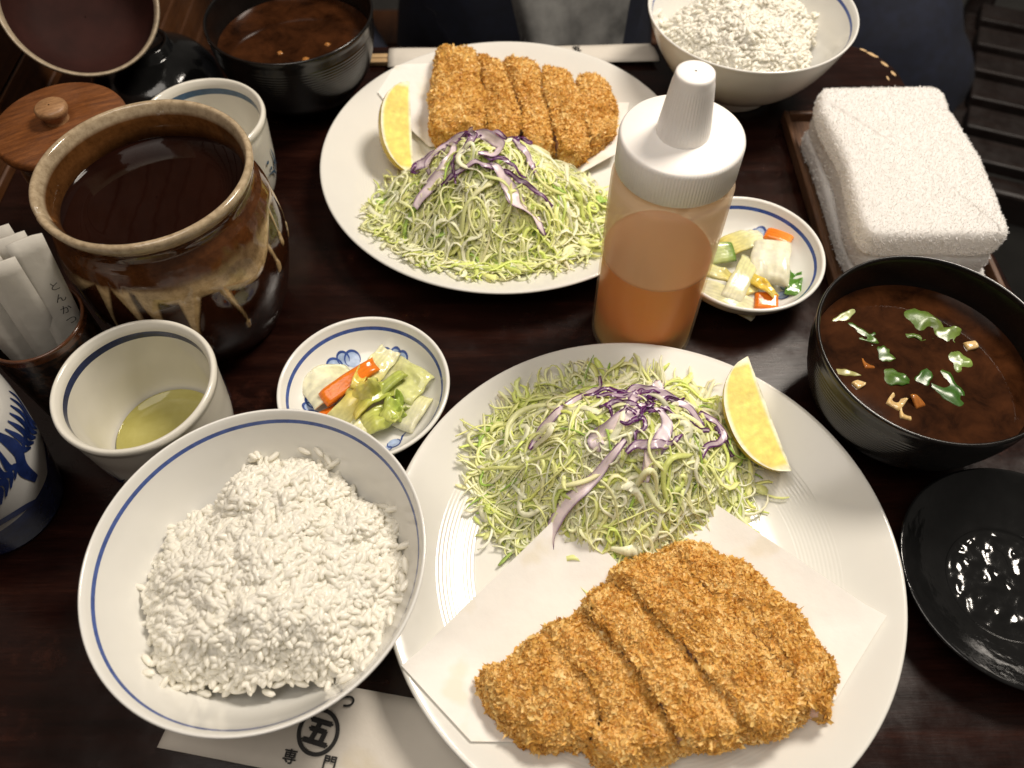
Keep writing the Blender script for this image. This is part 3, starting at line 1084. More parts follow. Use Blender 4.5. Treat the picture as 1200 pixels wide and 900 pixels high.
def packet(base, top, facing, w, label, text=None):
    """flat folded paper sleeve standing from base to top, its face turned to `facing` degrees"""
    base, top = Vector(base), Vector(top)
    ax = (top - base)
    Lh = ax.length
    ax.normalize()
    nrm = Vector((math.cos(R(facing)), math.sin(R(facing)), 0.0))
    nrm = (nrm - ax * nrm.dot(ax)).normalized()
    side = ax.cross(nrm)
    k = 14
    rows = []
    ph = random.uniform(0, 6)
    th = 0.0011
    for sgn in (1, -1):
        for i in range(k):
            s = i / (k - 1)
            for j in range(5):
                q = (j / 4 - 0.5)
                bulge = 0.0010 * math.sin(3.0 * s + ph) * math.cos(q * 2) + 0.0004 * math.sin(9 * s + ph + 4 * q)
                pth = th * (1 - (2 * q) ** 4) * 0.5 + 0.0001
                rows.append((q * w, s * Lh, bulge + sgn * pth))
    V = np.array(rows)
    F1 = grid_faces(k, 5, wrap=False)
    F2 = F1[:, ::-1] + k * 5
    E = []
    for i in range(k - 1):
        a0, a1 = i * 5, (i + 1) * 5
        E.append((a0, a1, a1 + k * 5, a0 + k * 5))
        b0, b1 = i * 5 + 4, (i + 1) * 5 + 4
        E.append((b1, b0, b0 + k * 5, b1 + k * 5))
    for j in range(4):
        E.append((j + 1, j, j + k * 5, j + 1 + k * 5))
        e = (k - 1) * 5
        E.append((e + j, e + j + 1, e + j + 1 + k * 5, e + j + k * 5))
    mat4 = Matrix((side, ax, nrm)).transposed().to_4x4()
    o = mk('paper_packet', V, np.vstack([F1, F2, np.array(E)]), M['packet'])
    mat4.translation = base
    o.matrix_world = mat4
    tag(o, label, 'packet', 'white paper packets in the dark cup')
    if text:
        for (ch, sx, sy, sz) in text:
            v_, f_ = glyphs(ch, sz)
            if len(v_) == 0:
                continue
            mk('printed_letter', np.array([(x + sx, y + sy, 0.0022) for x, y, _ in v_]), f_, M['ink'], o, smooth=False)
    return o


hx, hy = -0.2515, 0.2575
PK = [
    ((0.009, -0.004), (0.016, 0.0135, 0.126), -52, .017, 'foremost-right white paper packet with vertical black lettering'),
    ((0.004, -0.002), (0.008, 0.014, 0.128), -56, .017, 'white paper packet directly behind the lettered one, second from the jar'),
    ((0.001, -0.008), (0.003, 0.004, 0.121), -60, .017, 'plain white paper packet third from the jar, in front'),
    ((-0.003, -0.006), (-0.003, 0.004, 0.124), -58, .016, 'plain white paper packet at the middle of the bundle'),
    ((-0.006, -0.010), (-0.011, -0.004, 0.118), -48, .016, 'plain paper packet leaning left at the front of the bundle'),
    ((-0.009, -0.006), (-0.016, -0.003, 0.121), -45, .016, 'paper packet at the left of the bundle near the photo edge'),
    ((-0.004, 0.002), (-0.006, 0.012, 0.129), -62, .016, 'tall paper packet at the back of the bundle'),
    ((0.000, 0.006), (0.001, 0.017, 0.130), -60, .016, 'tallest paper packet at the very back of the bundle'),
]
for i, (b_, t_, fa, w_, lb) in enumerate(PK):
    tx = None
    if i == 0:
        tx = [('と', .003, .089, .0060), ('ん', .003, .081, .0060), ('か', .003, .073, .0060), ('つ', .003, .065, .0060), ('味', .003, .030, .0048)]
    packet((hx + b_[0], hy + b_[1], 0.009), (hx + t_[0], hy + t_[1], t_[2]), fa, w_, lb, tx)


# ------------------------------------------------------------------ squeeze bottle
t = thing('squeeze_bottle', 'frosted plastic squeeze bottle of orange dressing with a white nozzle cap', 'bottle', (0.0828, 0.309, 0))
out = cr([(0.0005, 0.0015), (0.026, 0.0015), (0.0290, 0.0), (0.0308, 0.0025), (0.0315, 0.007), (0.0315, 0.06), (0.0315, 0.122), (0.0308, 0.1290), (0.0285, 0.1340), (0.0268, 0.1360), (0.0268, 0.1400)], 70)
inn = [(r_ - 0.0012, z_ + (0.0012 if z_ < 0.01 else 0)) for r_, z_ in out[::-1] if r_ > 0.002] + [(0.0005, 0.0030)]
lathe('bottle_body', np.vstack([out, inn]), M['frost'], t, 112)
dp = [(0.0005, 0.0031)] + [(r_ - 0.00135, max(z_, 0) + 0.0016) for r_, z_ in out if r_ > 0.020 and z_ < 0.0735] + [(0.0301, 0.0752), (0.0285, 0.0746), (0.0005, 0.0745)]
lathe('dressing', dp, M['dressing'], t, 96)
# cap with knurled skirt
segs = 360
prof = np.array([(0.0262, 0.1352), (0.0300, 0.1352), (0.0305, 0.1358), (0.0305, 0.1530), (0.0300, 0.1546), (0.0288, 0.1555), (0.0120, 0.1562), (0.0005, 0.1562)])


def knurl(V):
    r = np.hypot(V[:, 0], V[:, 1])
    i = np.arange(len(V)) % segs
    w = (r > 0.0303) * np.where(i % 3 == 0, -0.00045, 0.0)
    s = 1 + w / np.maximum(r, 1e-4)
    V[:, 0] *= s
    V[:, 1] *= s
    return V


cp = lathe('cap', prof, M['cap'], t, segs, disp=knurl)
segs = 192
prof = cr([(0.0128, 0.1560), (0.0126, 0.1585), (0.0112, 0.170), (0.0096, 0.1835), (0.0090, 0.1875), (0.0078, 0.1890), (0.0005, 0.1893)], 40)


def knurl2(V):
    r = np.hypot(V[:, 0], V[:, 1])
    i = np.arange(len(V)) % segs
    w = (V[:, 2] > 0.159) * (V[:, 2] < 0.184) * np.where(i % 4 < 2, 0.00022, 0.0)
    s = 1 + w / np.maximum(r, 1e-4)
    V[:, 0] *= s
    V[:, 1] *= s
    return V


lathe('nozzle', prof, M['cap'], cp, segs, disp=knurl2)


# ------------------------------------------------------------------ tray and towel
t = thing('towel_tray', 'thin dark brown wooden tray under the white towel', 'tray', (0.2655, 0.412, 0))
v, f = box(-0.051, 0.051, -0.094, 0.094, 0.0008, 0.004)
bevel(mk('tray_base', v, f, M['traywood'], t, smooth=False), .001)
for (x0, x1, y0, y1) in ((-0.055, -0.051, -0.098, 0.098), (0.051, 0.055, -0.098, 0.098), (-0.051, 0.051, -0.098, -0.094), (-0.051, 0.051, 0.094, 0.098)):
    v, f = box(x0, x1, y0, y1, 0.0008, 0.011)
    bevel(mk('rim', v, f, M['traywood'], t, smooth=False), .0012)


def towel():
    t = thing('hand_towel', 'thick folded white terry towel lying on the wooden tray', 'towel', (0.261, 0.408, 0.0042))
    allp, alln = [], []
    layers = [(0.0, 0.015, 0.0435, 0.0735, 0.000, -0.002), (0.0150, 0.0300, 0.0425, 0.0725, 0.0015, 0.001), (0.0295, 0.0490, 0.0445, 0.0740, 0.0010, 0.002)]
    for li, (z0, z1, hx_, hy_, ox, oy) in enumerate(layers):
        # superellipse cross-section stack
        nu, nv = 200, 44
        u = np.linspace(0, 2 * math.pi, nu, endpoint=False)
        e = 0.16
        cx_ = np.sign(np.cos(u)) * np.abs(np.cos(u)) ** e
        cy_ = np.sign(np.sin(u)) * np.abs(np.sin(u)) ** e
        rows = []
        for q in np.linspace(-math.pi / 2, math.pi / 2, nv):
            zz = (z0 + z1) / 2 + (z1 - z0) / 2 * np.sign(math.sin(q)) * abs(math.sin(q)) ** 0.6
            k = abs(math.cos(q)) ** 0.5
            h = (z1 - z0) / 2
            if k > 0.97 or True:
                sx = (hx_ - h * (1 - k)) if k > 0.25 else (hx_ - h * .75) * (k / 0.25)
                sy = (hy_ - h * (1 - k)) if k > 0.25 else (hy_ - h * .75) * (k / 0.25)
            rows.append(np.c_[cx_ * sx + ox, cy_ * sy + oy, np.full(nu, zz)])
        V = np.vstack(rows)
        F = grid_faces(nv, nu)
        n1 = vnoise(V + li, 20, 21 + li, 3)
        n2 = vnoise(V + li, 130, 31 + li, 2)
        ctr = np.array([ox, oy, (z0 + z1) / 2])
        d = (V - ctr) / [hx_, hy_, (z1 - z0) / 2]
        d = d / (np.linalg.norm(d, axis=1, keepdims=True) + 1e-9)
        V = V + d * (0.0026 * n1 + 0.0002 * n2)[:, None]
        V[:, 0] += 0.0020 * np.sin(V[:, 1] * 60 + li) * (np.abs(d[:, 0]) > .5)
        # slight sag in the middle and a soft crease across
        if li == 2:
            y = V[:, 1]
            V[:, 2] -= (0.0024 * np.exp(-((y - 0.010 - 0.02 * V[:, 0]) / 0.0030) ** 2) + 0.0022 * np.exp(-((y - 0.052 + 0.05 * V[:, 0]) / 0.0028) ** 2)) * (V[:, 2] > 0.04)
            V[:, 2] += 0.0030 * np.clip((-y) / 0.07, 0, 1) * (V[:, 2] > 0.035)
        z_off = max(0.0, -V[:, 2].min())
        V[:, 2] += z_off if li == 0 else 0
        mk('folded_layer', V, F, M['terry'], t)
        P, Nn = poly_sample(V, F, [22000, 22000, 70000][li], 50 + li)
        fl = np.sum(Nn * (P - ctr), 1) < 0
        Nn[fl] *= -1
        keep = (Nn[:, 2] > -0.55)
        allp.append(P[keep])
        alln.append(Nn[keep])
    P, Nn = np.vstack(allp), np.vstack(alln)
    # terry loops: tiny bent tufts
    n = len(P)
    g = np.random.default_rng(77)
    rd = g.normal(size=(n, 3))
    d = Nn * 0.8 + rd * 0.6
    d /= np.linalg.norm(d, axis=1, keepdims=True)
    L_ = g.uniform(0.0006, 0.0017, n)[:, None]
    side = np.cross(d, g.normal(size=(n, 3)))
    side /= np.linalg.norm(side, axis=1, keepdims=True)
    bend = g.normal(size=(n, 3)) * 0.35
    w = g.uniform(0.00018, 0.00032, n)[:, None]
    p0 = P - Nn * 0.0004
    p1 = p0 + d * L_ * 0.6
    p2 = p1 + (d + bend) * L_ * 0.45
    V = np.stack([p0 - side * w, p0 + side * w, p1 + side * w, p1 - side * w, p2 + side * w * .6, p2 - side * w * .6], 1).reshape(-1, 3)
    b = (np.arange(n) * 6)[:, None]
    F = np.vstack([b + [0, 1, 2, 3], b + [3, 2, 4, 5]])
    o = mk('terry_loops', V, F, M['terry'], t)
    o['kind'] = 'stuff'
    return t


towel()


# ------------------------------------------------------------------ chopstick wrappers
def quad_sheet(corners, z, nx=30, ny=6, wave=0.0004, seed=0, lift=None):
    A, B, C_, D = [np.array(c, float) for c in corners]   # A->B long edge, D->C the other
    V = []
    for i in range(nx):
        s = i / (nx - 1)
        for j in range(ny):
            q = j / (ny - 1)
            p = (A * (1 - s) + B * s) * (1 - q) + (D * (1 - s) + C_ * s) * q
            V.append((p[0], p[1], 0.0))
    V = np.array(V)
    V[:, 2] = z + wave * (vnoise(V, 22, seed, 2) + 1)
    if lift is not None:
        V[:, 2] += lift(V)
    F = grid_faces(nx, ny, wrap=False)
    n = len(V)
    top, bot = V, V - [0, 0, 0.0007]
    F2 = F[:, ::-1] + n
    E = []
    idx = np.arange(n).reshape(nx, ny)
    for i in range(nx - 1):
        E += [(idx[i, 0], idx[i + 1, 0], idx[i + 1, 0] + n, idx[i, 0] + n), (idx[i + 1, -1], idx[i, -1], idx[i, -1] + n, idx[i + 1, -1] + n)]
    for j in range(ny - 1):
        E += [(idx[0, j + 1], idx[0, j], idx[0, j] + n, idx[0, j + 1] + n), (idx[-1, j], idx[-1, j + 1], idx[-1, j + 1] + n, idx[-1, j] + n)]
    return np.vstack([top, bot]), np.vstack([F, F2, np.array(E)])


# near wrapper: long axis runs from under the rice bowl to under the plate
ax = np.array([0.984, -0.178])
pp = np.array([0.178, 0.984])
p00 = np.array([-0.1690, 0.0635])
Lw, Ww = 0.185, 0.0420
A, B = p00, p00 + ax * Lw
D, C_ = p00 + pp * Ww + ax * .004, p00 + pp * Ww + ax * Lw
v, f = quad_sheet([A, B, C_, D], 0.0012, 40, 8, 0.0003, 3)
wr = mk('chopstick_wrapper', v, f, M['wrapper'], smooth=False)
tag(wr, 'white paper chopstick wrapper with black crest, under rice bowl and near plate', 'wrapper', 'chopstick wrappers')


def put(vf, pos, ang, z, parent, name, flip=False):
    v_, f_ = vf
    if len(v_) == 0:
        return
    c_, s_ = math.cos(ang), math.sin(ang)
    Q = np.c_[v_[:, 0] * c_ - v_[:, 1] * s_ + pos[0], v_[:, 0] * s_ + v_[:, 1] * c_ + pos[1], np.full(len(v_), z)]
    mk(name, Q, f_, M['ink'], parent, smooth=False)


ang = math.atan2(ax[1], ax[0])
zl = 0.0024
cc = (-0.0935, 0.0695)
ring = [(math.cos(q) * 0.0092, math.sin(q) * 0.0098) for q in np.linspace(0, 2 * math.pi, 17)[:-1]]
v, f = stroke(ring, 0.0019, lambda Q: np.c_[Q[:, 0] + cc[0], Q[:, 1] + cc[1], np.full(len(Q), zl)], 60, True)
mk('printed_crest_ring', v, f, M['ink'], wr, smooth=False)


def heavy(ch, size, off):
    """brush-weight lettering: the glyph thickened by overlaying it at small offsets"""
    v_, f_ = glyphs(ch, size)
    Vv, Ff = [], []
    for k, (dx, dy) in enumerate([(0, 0), (off, 0), (-off, 0), (0, off), (0, -off)]):
        n0 = len(Vv)
        Vv += [(x + dx, y + dy, k * 1e-5) for x, y, _ in v_]
        Ff += [tuple(a_ + n0 for a_ in q) for q in f_]
    return np.array(Vv).reshape(-1, 3), Ff


def put3(vf, pos, ang_, z, parent, name):
    v_, f_ = vf
    if len(v_) == 0:
        return
    c_, s_ = math.cos(ang_), math.sin(ang_)
    Q = np.c_[v_[:, 0] * c_ - v_[:, 1] * s_ + pos[0], v_[:, 0] * s_ + v_[:, 1] * c_ + pos[1], z + v_[:, 2]]
    mk(name, Q, f_, M['ink'], parent, smooth=False)


put3(heavy('五', 0.0135, 0.0007), cc, ang - 0.10, zl, wr, 'printed_crest_character')
put3(heavy('専', 0.0068, 0.00016), (-0.1055, 0.0590), ang, zl, wr, 'printed_letter')
put3(heavy('門', 0.0068, 0.00016), (-0.0865, 0.0560), ang, zl, wr, 'printed_letter')
put3(heavy('つ', 0.0080, 0.00020), (-0.0812, 0.0832), ang, zl, wr, 'printed_letter')

# far wrapper with chopsticks
v, f = quad_sheet([(-0.100, 0.5780), (0.124, 0.5825), (0.119, 0.6075), (-0.100, 0.6000)], 0.0062, 40, 8, 0.0006, 9,
                  lift=lambda V: -0.0030 * np.clip((np.abs(V[:, 1] - 0.5925) - 0.006) / 0.006, 0, 1))
wf = mk('chopstick_wrapper', v, f, M['wrapper'], smooth=False)
tag(wf, 'white paper chopstick wrapper lying behind the far plate', 'wrapper', 'chopstick wrappers')
put3(heavy('五', 0.008, 0.0003), (0.056, 0.5950), 0.1, 0.0078, wf, 'printed_letter')
for k, (dy, lb) in enumerate(((0.0, 'pale wooden chopstick end poking out of the far wrapper, nearer one'), (0.0062, 'pale wooden chopstick end poking out of the far wrapper, farther one'))):
    o = bar('chopstick', (-0.116, 0.5860 + dy, 0.0028), (0.105, 0.5905 + dy, 0.0028), 0.0052, 0.0044, M['chopwood'])
    tag(o, lb, 'chopstick', 'chopsticks in the far wrapper')


PLATE_IN = np.array([(0.126, 0.0265), (0.116, 0.0220), (0.100, 0.0150), (0.086, 0.0110), (0.070, 0.0095), (0.030, 0.0090), (0.0, 0.0090)])[::-1]


def plate_z(r):
    return np.interp(r, PLATE_IN[:, 0], PLATE_IN[:, 1])


# ------------------------------------------------------------------ folded paper under the cutlets
def folded_paper(name, layers, label, pc):
    """layers: polygons (x,y,z) fanned from their centroid, sheet thickness 0.25 mm"""
    Vs, Fs, off = [], [], 0
    for (poly, crease), lift_ in zip(layers, (0.0006, 0.0024)):
        P = np.array(poly, float)
        n = 10
        # dense boundary
        B_ = []
        for i in range(len(P)):
            a_, b_ = P[i], P[(i + 1) % len(P)]
            for s in np.linspace(0, 1, n, endpoint=False):
                B_.append(a_ * (1 - s) + b_ * s)
        B_ = np.array(B_)
        c = B_.mean(0)
        c[2] = crease
        rings = 12
        rows = []
        for s in np.linspace(1, 0.01, rings):
            q = c + (B_ - c) * s
            q[:, 2] = c[2] + (B_[:, 2] - c[2]) * s ** 2.2
            rows.append(q)
        V = np.vstack(rows)
        V[:, 2] += 0.0008 * vnoise(V, 35, 13, 3)
        V[:, 2] = np.maximum(V[:, 2], plate_z(np.hypot(V[:, 0] - pc[0], V[:, 1] - pc[1])) + 0.0012 + lift_)
        F = grid_faces(rings, len(B_))
        nV = len(V)
        V2 = V - [0, 0, 0.00018]
        Vs.append(np.vstack([V, V2]))
        Fs.append(np.vstack([F, F[:, ::-1] + nV]) + off)
        off += 2 * nV
    o = mk(name, np.vstack(Vs), np.vstack(Fs), M['paper'], smooth=True)
    tag(o, label, 'paper', 'folded white papers under the cutlets')
    return o


folded_paper('greaseproof_paper', [
    ([(-0.0525, 0.0935, 0.0245), (0.0275, 0.1720, 0.0290), (0.066, 0.132, 0.0150), (0.090, 0.070, 0.0122), (0.030, 0.0625, 0.0125), (-0.0195, 0.0610, 0.0165)], 0.0122),
    ([(0.035, 0.085, 0.0138), (0.070, 0.146, 0.0150), (0.1020, 0.1780, 0.0260), (0.1790, 0.1150, 0.0250), (0.1475, 0.0780, 0.0150), (0.080, 0.0655, 0.0138)], 0.0136)],
    'white folded paper with two peaks under the near cutlet', (0.064, 0.149))
folded_paper('greaseproof_paper', [
    ([(-0.100, 0.517, 0.0200), (-0.088, 0.545, 0.0180), (-0.045, 0.556, 0.0190), (0.050, 0.520, 0.0125), (0.040, 0.470, 0.0125), (-0.060, 0.470, 0.0125)], 0.0122),
    ([(-0.040, 0.480, 0.0138), (0.000, 0.535, 0.0140), (0.090, 0.505, 0.0190), (0.078, 0.452, 0.0210), (0.046, 0.435, 0.0140), (0.018, 0.474, 0.0210)], 0.0136)],
    'white folded paper under the far cutlet', (-0.004, 0.447))


# ------------------------------------------------------------------ cutlet slices
def crumbs(P, Nn, seed, smin, smax):
    """panko shards: bent, tapering little flakes"""
    g = np.random.default_rng(seed)
    n = len(P)
    d = g.normal(size=(n, 3))
    d = d + Nn * g.uniform(-0.1, 1.0, n)[:, None]
    d /= np.linalg.norm(d, axis=1, keepdims=True)
    s = np.cross(d, g.normal(size=(n, 3)))
    s /= np.linalg.norm(s, axis=1, keepdims=True)
    u = np.cross(d, s)
    L_ = (smin + (smax - smin) * g.random(n) ** 2.4)[:, None]
    w = L_ * g.uniform(0.20, 0.48, n)[:, None]
    th = L_ * g.uniform(0.07, 0.20, n)[:, None]
    b = L_ * g.uniform(-0.28, 0.28, n)[:, None]
    p = P + Nn * g.uniform(-0.0004, 0.0006, n)[:, None]
    a0 = p - d * L_ * 0.45
    m1 = p + s * w * .5 + u * b
    m2 = p - s * w * .5 + u * b
    m3 = p + u * (b + th)
    m4 = p + u * (b - th)
    a1 = p + d * L_ * 0.55 + u * b * g.uniform(-1, 1, n)[:, None]
    V = np.stack([a0, m1, m3, m2, m4, a1], 1).reshape(-1, 3)
    k = (np.arange(n) * 6)[:, None]
    F = np.vstack([k + t_ for t_ in ([0, 1, 2], [0, 2, 3], [0, 3, 4], [0, 4, 1], [5, 2, 1], [5, 3, 2], [5, 4, 3], [5, 1, 4])])
    tint = np.repeat(g.beta(2.2, 2.0, n), 6)
    # torn flakes: bent 3x3 patches lying on the crust with lifted edges
    n2 = n // 2
    q = g.permutation(n)[:n2]
    Nf = Nn[q] + g.normal(size=(n2, 3)) * 0.55
    Nf /= np.linalg.norm(Nf, axis=1, keepdims=True)
    a = np.cross(Nf, g.normal(size=(n2, 3)))
    a /= np.linalg.norm(a, axis=1, keepdims=True)
    c = np.cross(Nf, a)
    Lf = (smin * 1.1 + (smax * 1.25 - smin) * g.random(n2) ** 2.2)
    Wf = Lf * g.uniform(0.28, 0.7, n2)
    uu, vv_ = np.meshgrid([-0.5, 0, 0.5], [-0.5, 0, 0.5], indexing='ij')
    uu, vv_ = uu.ravel()[None, :] + g.normal(0, 0.13, (n2, 9)), vv_.ravel()[None, :] + g.normal(0, 0.13, (n2, 9))
    k1, k2 = g.normal(0, 0.7, (n2, 1)), g.normal(0.2, 0.7, (n2, 1))
    hh = (k1 * uu ** 2 + k2 * vv_ ** 2 + g.normal(0, 0.06, (n2, 9))) * Lf[:, None] * 0.8
    Pf = P[q] + Nn[q] * g.uniform(0.0, 0.0010, n2)[:, None]
    V2 = Pf[:, None, :] + a[:, None, :] * (uu * Lf[:, None])[..., None] + c[:, None, :] * (vv_ * Wf[:, None])[..., None] + Nf[:, None, :] * hh[..., None]
    gf = grid_faces(3, 3, wrap=False)
    gt = np.vstack([gf[:, [0, 1, 2]], gf[:, [0, 2, 3]]])
    F2 = (gt[None] + (np.arange(n2) * 9)[:, None, None]).reshape(-1, 3) + len(V)
    t2 = np.repeat(g.beta(2.6, 1.8, n2), 9) + g.normal(0, 0.08, n2 * 9)
    return np.vstack([V, V2.reshape(-1, 3)]), np.vstack([F, F2]), np.r_[tint, t2]


def slice_(outline, cutflags, z0, h, label, group, seed, ncr, cr_rng, tilt=(0, 0), dark=0.0, shift=(0, 0), gap=0.0003):
    """outline: mm points (anticlockwise or not), cutflags: set of outline segments that are knife cuts"""
    P = np.array(outline, float) / 1000 + (shift[0], shift[1])
    if np.cross(P[1:] - P[:-1], np.roll(P, -1, 0)[1:] - P[1:]).sum() < 0:
        pass
    N_ = 220
    D_ = cr(P, N_, True)
    # which samples lie on a cut segment
    cut = np.zeros(N_)
    for i in cutflags:
        a_, b_ = P[i], P[(i + 1) % len(P)]
        ab = b_ - a_
        tt = np.clip(((D_ - a_) @ ab) / (ab @ ab), 0, 1)
        dist = np.linalg.norm(D_ - (a_ + tt[:, None] * ab), axis=1)
        cut = np.maximum(cut, (dist < 0.0022) * (tt > 0.02) * (tt < 0.98))
    c = D_.mean(0)
    # inward normals
    T = np.roll(D_, -1, 0) - np.roll(D_, 1, 0)
    T /= np.linalg.norm(T, axis=1, keepdims=True)
    nn = np.c_[-T[:, 1], T[:, 0]]
    area_ = np.sum(D_[:, 0] * np.roll(D_[:, 1], -1) - np.roll(D_[:, 0], -1) * D_[:, 1])
    if area_ < 0:
        nn = -nn
    D_ = D_ - nn * (0.0010 * (1 - cut) - gap * cut)[:, None]
    jit = vnoise(np.c_[D_, np.zeros(N_)], 75, seed + 21, 2)
    D_ = D_ - nn * (0.0022 * jit * (1 - cut))[:, None]
    cutw = np.convolve(np.r_[cut[-2:], cut, cut[:2]], np.ones(5) / 5, 'valid')
    half = 0.5 * min(np.ptp(D_[:, 0]), np.ptp(D_[:, 1]))
    rows, rowcut, rownear = [], [], []
    prof = [(0.55, 0.0), (0.22, 0.0), (0.06, 0.06), (0.0, 0.22), (-0.01, 0.45), (0.02, 0.66), (0.10, 0.84), (0.22, 0.95), (0.38, 1.0), (0.55, 1.01)]
    _pf = np.array(prof)
    _pi = np.linspace(0, len(prof) - 1, 30)
    prof = [(np.interp(q, range(len(_pf)), _pf[:, 0]), np.interp(q, range(len(_pf)), _pf[:, 1])) for q in _pi]
    bev = min(0.016, half * 0.9)
    for k, (ins, zz) in enumerate(prof):
        ins_c = ins if zz < 0.05 or ins > 0.3 else min(ins, 0.03)
        off_ = (ins * (1 - cutw) + ins_c * cutw) * bev
        q = D_ + nn * off_[:, None]
        rows.append(np.c_[q, np.full(N_, z0 + h * zz)])
        rowcut.append(cutw * (0.12 < zz < 0.90))
        rownear.append(cutw * (ins < 0.16 or zz < 0.5))
    last = rows[-1]
    cc_ = last.mean(0)
    for s in (0.88, 0.76, 0.64, 0.52, 0.40, 0.28, 0.15, 0.01):
        rows.append(cc_ + (last - cc_) * s + [0, 0, h * 0.03 * (1 - s)])
        rowcut.append(cutw * 0)
        rownear.append(cutw * 0)
    first = rows[0]
    cf = first.mean(0)
    rows = [cf + (first - cf) * 0.01] + rows
    rowcut = [cutw * 0] + rowcut
    vnear = np.concatenate([cutw * 0] + rownear)
    V = np.vstack(rows)
    vc = np.concatenate(rowcut)
    ctr = np.array([c[0], c[1], z0 + h * 0.4])
    dv = V - ctr
    dv /= np.linalg.norm(dv, axis=1, keepdims=True) + 1e-9
    amp = (1 - 0.9 * np.maximum(vc, vnear)) * np.clip((V[:, 2] - z0) / 0.004, 0, 1)
    V = V + dv * (amp * (0.0044 * vnoise(V, 62, seed, 2) + 0.0050 * (0.40 - np.abs(vnoise(V, 140, seed + 9, 3)))))[:, None]
    V[:, 2] += np.where(V[:, 2] > z0 + .001, (V[:, 0] - c[0]) * tilt[0] + (V[:, 1] - c[1]) * tilt[1], 0)
    V[:, 2] = np.maximum(V[:, 2], z0)
    if area_ < 0:
        F = grid_faces(len(rows), N_)[:, ::-1]
    else:
        F = grid_faces(len(rows), N_)
    base = np.array([c[0], c[1], z0])
    t = thing('cutlet_slice', label, 'cutlet slice', base, 0, group)
    fc = vc[F].mean(1) > 0.5
    Vl = V - base
    tint = np.clip(0.46 + 0.36 * vnoise(V, 120, seed + 3, 3) - dark, 0, 1)
    mk('crust', Vl, F[~fc], M['crust'], t, tint=tint)
    if fc.any():
        used = np.unique(F[fc])
        rm = np.full(len(V), -1)
        rm[used] = np.arange(len(used))
        n_ = vnoise(V[used], 200, 5, 2)[:, None]
        hz = np.clip((V[used][:, 2:3] - z0) / h, 0, 1)
        colm = np.array([0.74, 0.46, 0.34]) * (1 + 0.15 * n_) * (1.0 - 0.15 * np.abs(hz - .5))
        mk('meat', Vl[used], rm[F[fc]], M['meat'], t, col=np.clip(colm, 0, 1))
    # shards
    fz = V[F][:, :, 2].mean(1)
    mask = (~fc) * (fz > z0 + 0.0015) * (vnear[F].mean(1) < 0.35)
    if ncr:
        Pp, Np = poly_sample(Vl, F, ncr, seed + 70, mask.astype(float))
        fl = np.sum(Np * (Pp - (ctr - base)), 1) < 0
        Np[fl] *= -1
        v_, f_, tn = crumbs(Pp, Np, seed + 5, *cr_rng)
        v_[:, 2] = np.maximum(v_[:, 2], 0.0003)
        blot = vnoise(v_ + base, 95, seed + 3, 2)
        o = mk('breadcrumbs', v_, f_, M['crust'], t, smooth=False, tint=np.clip(tn * 0.9 + 0.10 + 0.55 * blot - dark, 0, 1))
        o['kind'] = 'stuff'
    return t


GN = 'slices of the near cutlet'
NEAR = [
    ([(-13, 81), (-2, 91), (10, 101), (17, 100), (29, 86), (36, 76), (36, 66), (31, 58), (21, 57), (6, 56), (-6, 67)], {3, 4, 5, 6}, .020, 'pointed left end slice of the near cutlet'),
    ([(13, 104), (25, 108), (34, 108), (49, 89), (63, 69), (70, 55), (56, 51), (41, 49), (33, 56), (38, 66), (33, 81), (22, 92)], {2, 3, 4, 8, 9, 10}, .0215, 'second slice from the left tip of the near cutlet'),
    ([(35, 110), (34, 114), (43, 123), (53, 121), (62, 111), (72, 100), (80, 88), (91, 74), (96, 61), (90, 56), (72, 55), (65, 69), (51, 90)], {3, 4, 5, 6, 7, 10, 11, 12}, .0245, 'middle slice of the near cutlet'),
    ([(48, 129), (60, 137), (74, 139), (79, 133), (91, 119), (107, 102), (122, 85), (128, 72), (124, 66), (112, 61), (101, 61), (97, 64), (91, 76), (81, 90), (68, 107), (57, 119)], {2, 3, 4, 5, 6, 12, 13, 14}, .0250, 'wide slice second from the right end of the near cutlet'),
    ([(77, 143), (86, 146), (96, 145), (101, 138), (117, 130), (129, 117), (140, 99), (145, 85), (141, 75), (135, 67), (129, 70), (124, 84), (108, 104), (92, 122), (81, 135)], {9, 10, 11, 12, 13}, .0215, 'right end slice of the near cutlet'),
]
for i, (ol, cf_, h_, lb) in enumerate(NEAR):
    slice_(ol, cf_, 0.0142, h_, lb, GN, 100 + 17 * i, [14000, 16500, 20500, 21500, 20500][i], (0.0006, 0.0030), tilt=[(-.05, .05), (-.10, -.02), (-.16, -.06), (-.14, -.06), (-.10, -.06)][i], shift=(0.001, 0.004), gap=-0.0002, dark=0.03 * (i == 4) + .02 * (i == 0))
GF = 'slices of the far cutlet'
FAR = [
    ([(-55, 548), (-43, 553), (-32, 555), (-26, 545), (-20, 506), (-18, 464), (-38, 459), (-54, 463), (-58, 500)], {2, 3, 4}, .026, 'largest leftmost slice of the far cutlet'),
    ([(-24, 545), (-10, 539), (-5, 530), (1, 502), (6, 478), (6, 452), (-4, 450), (-15, 460), (-17, 490), (-20, 520)], {1, 2, 3, 4, 7, 8}, .0245, 'second slice from the left of the far cutlet'),
    ([(-4, 540), (14, 541), (21, 529), (25, 500), (31, 446), (20, 442), (10, 448), (9, 478), (3, 508)], {2, 3, 6, 7}, .0245, 'middle slice of the far cutlet'),
    ([(26, 529), (37, 530), (46, 520), (50, 500), (53, 470), (55, 442), (44, 434), (35, 441), (29, 482)], {2, 3, 4, 7, 8}, .0235, 'second slice from the right of the far cutlet'),
    ([(52, 518), (63, 520), (74, 508), (77, 486), (74, 462), (64, 448), (58, 446), (55, 476)], {6, 7}, .0215, 'rounded right end slice of the far cutlet'),
]
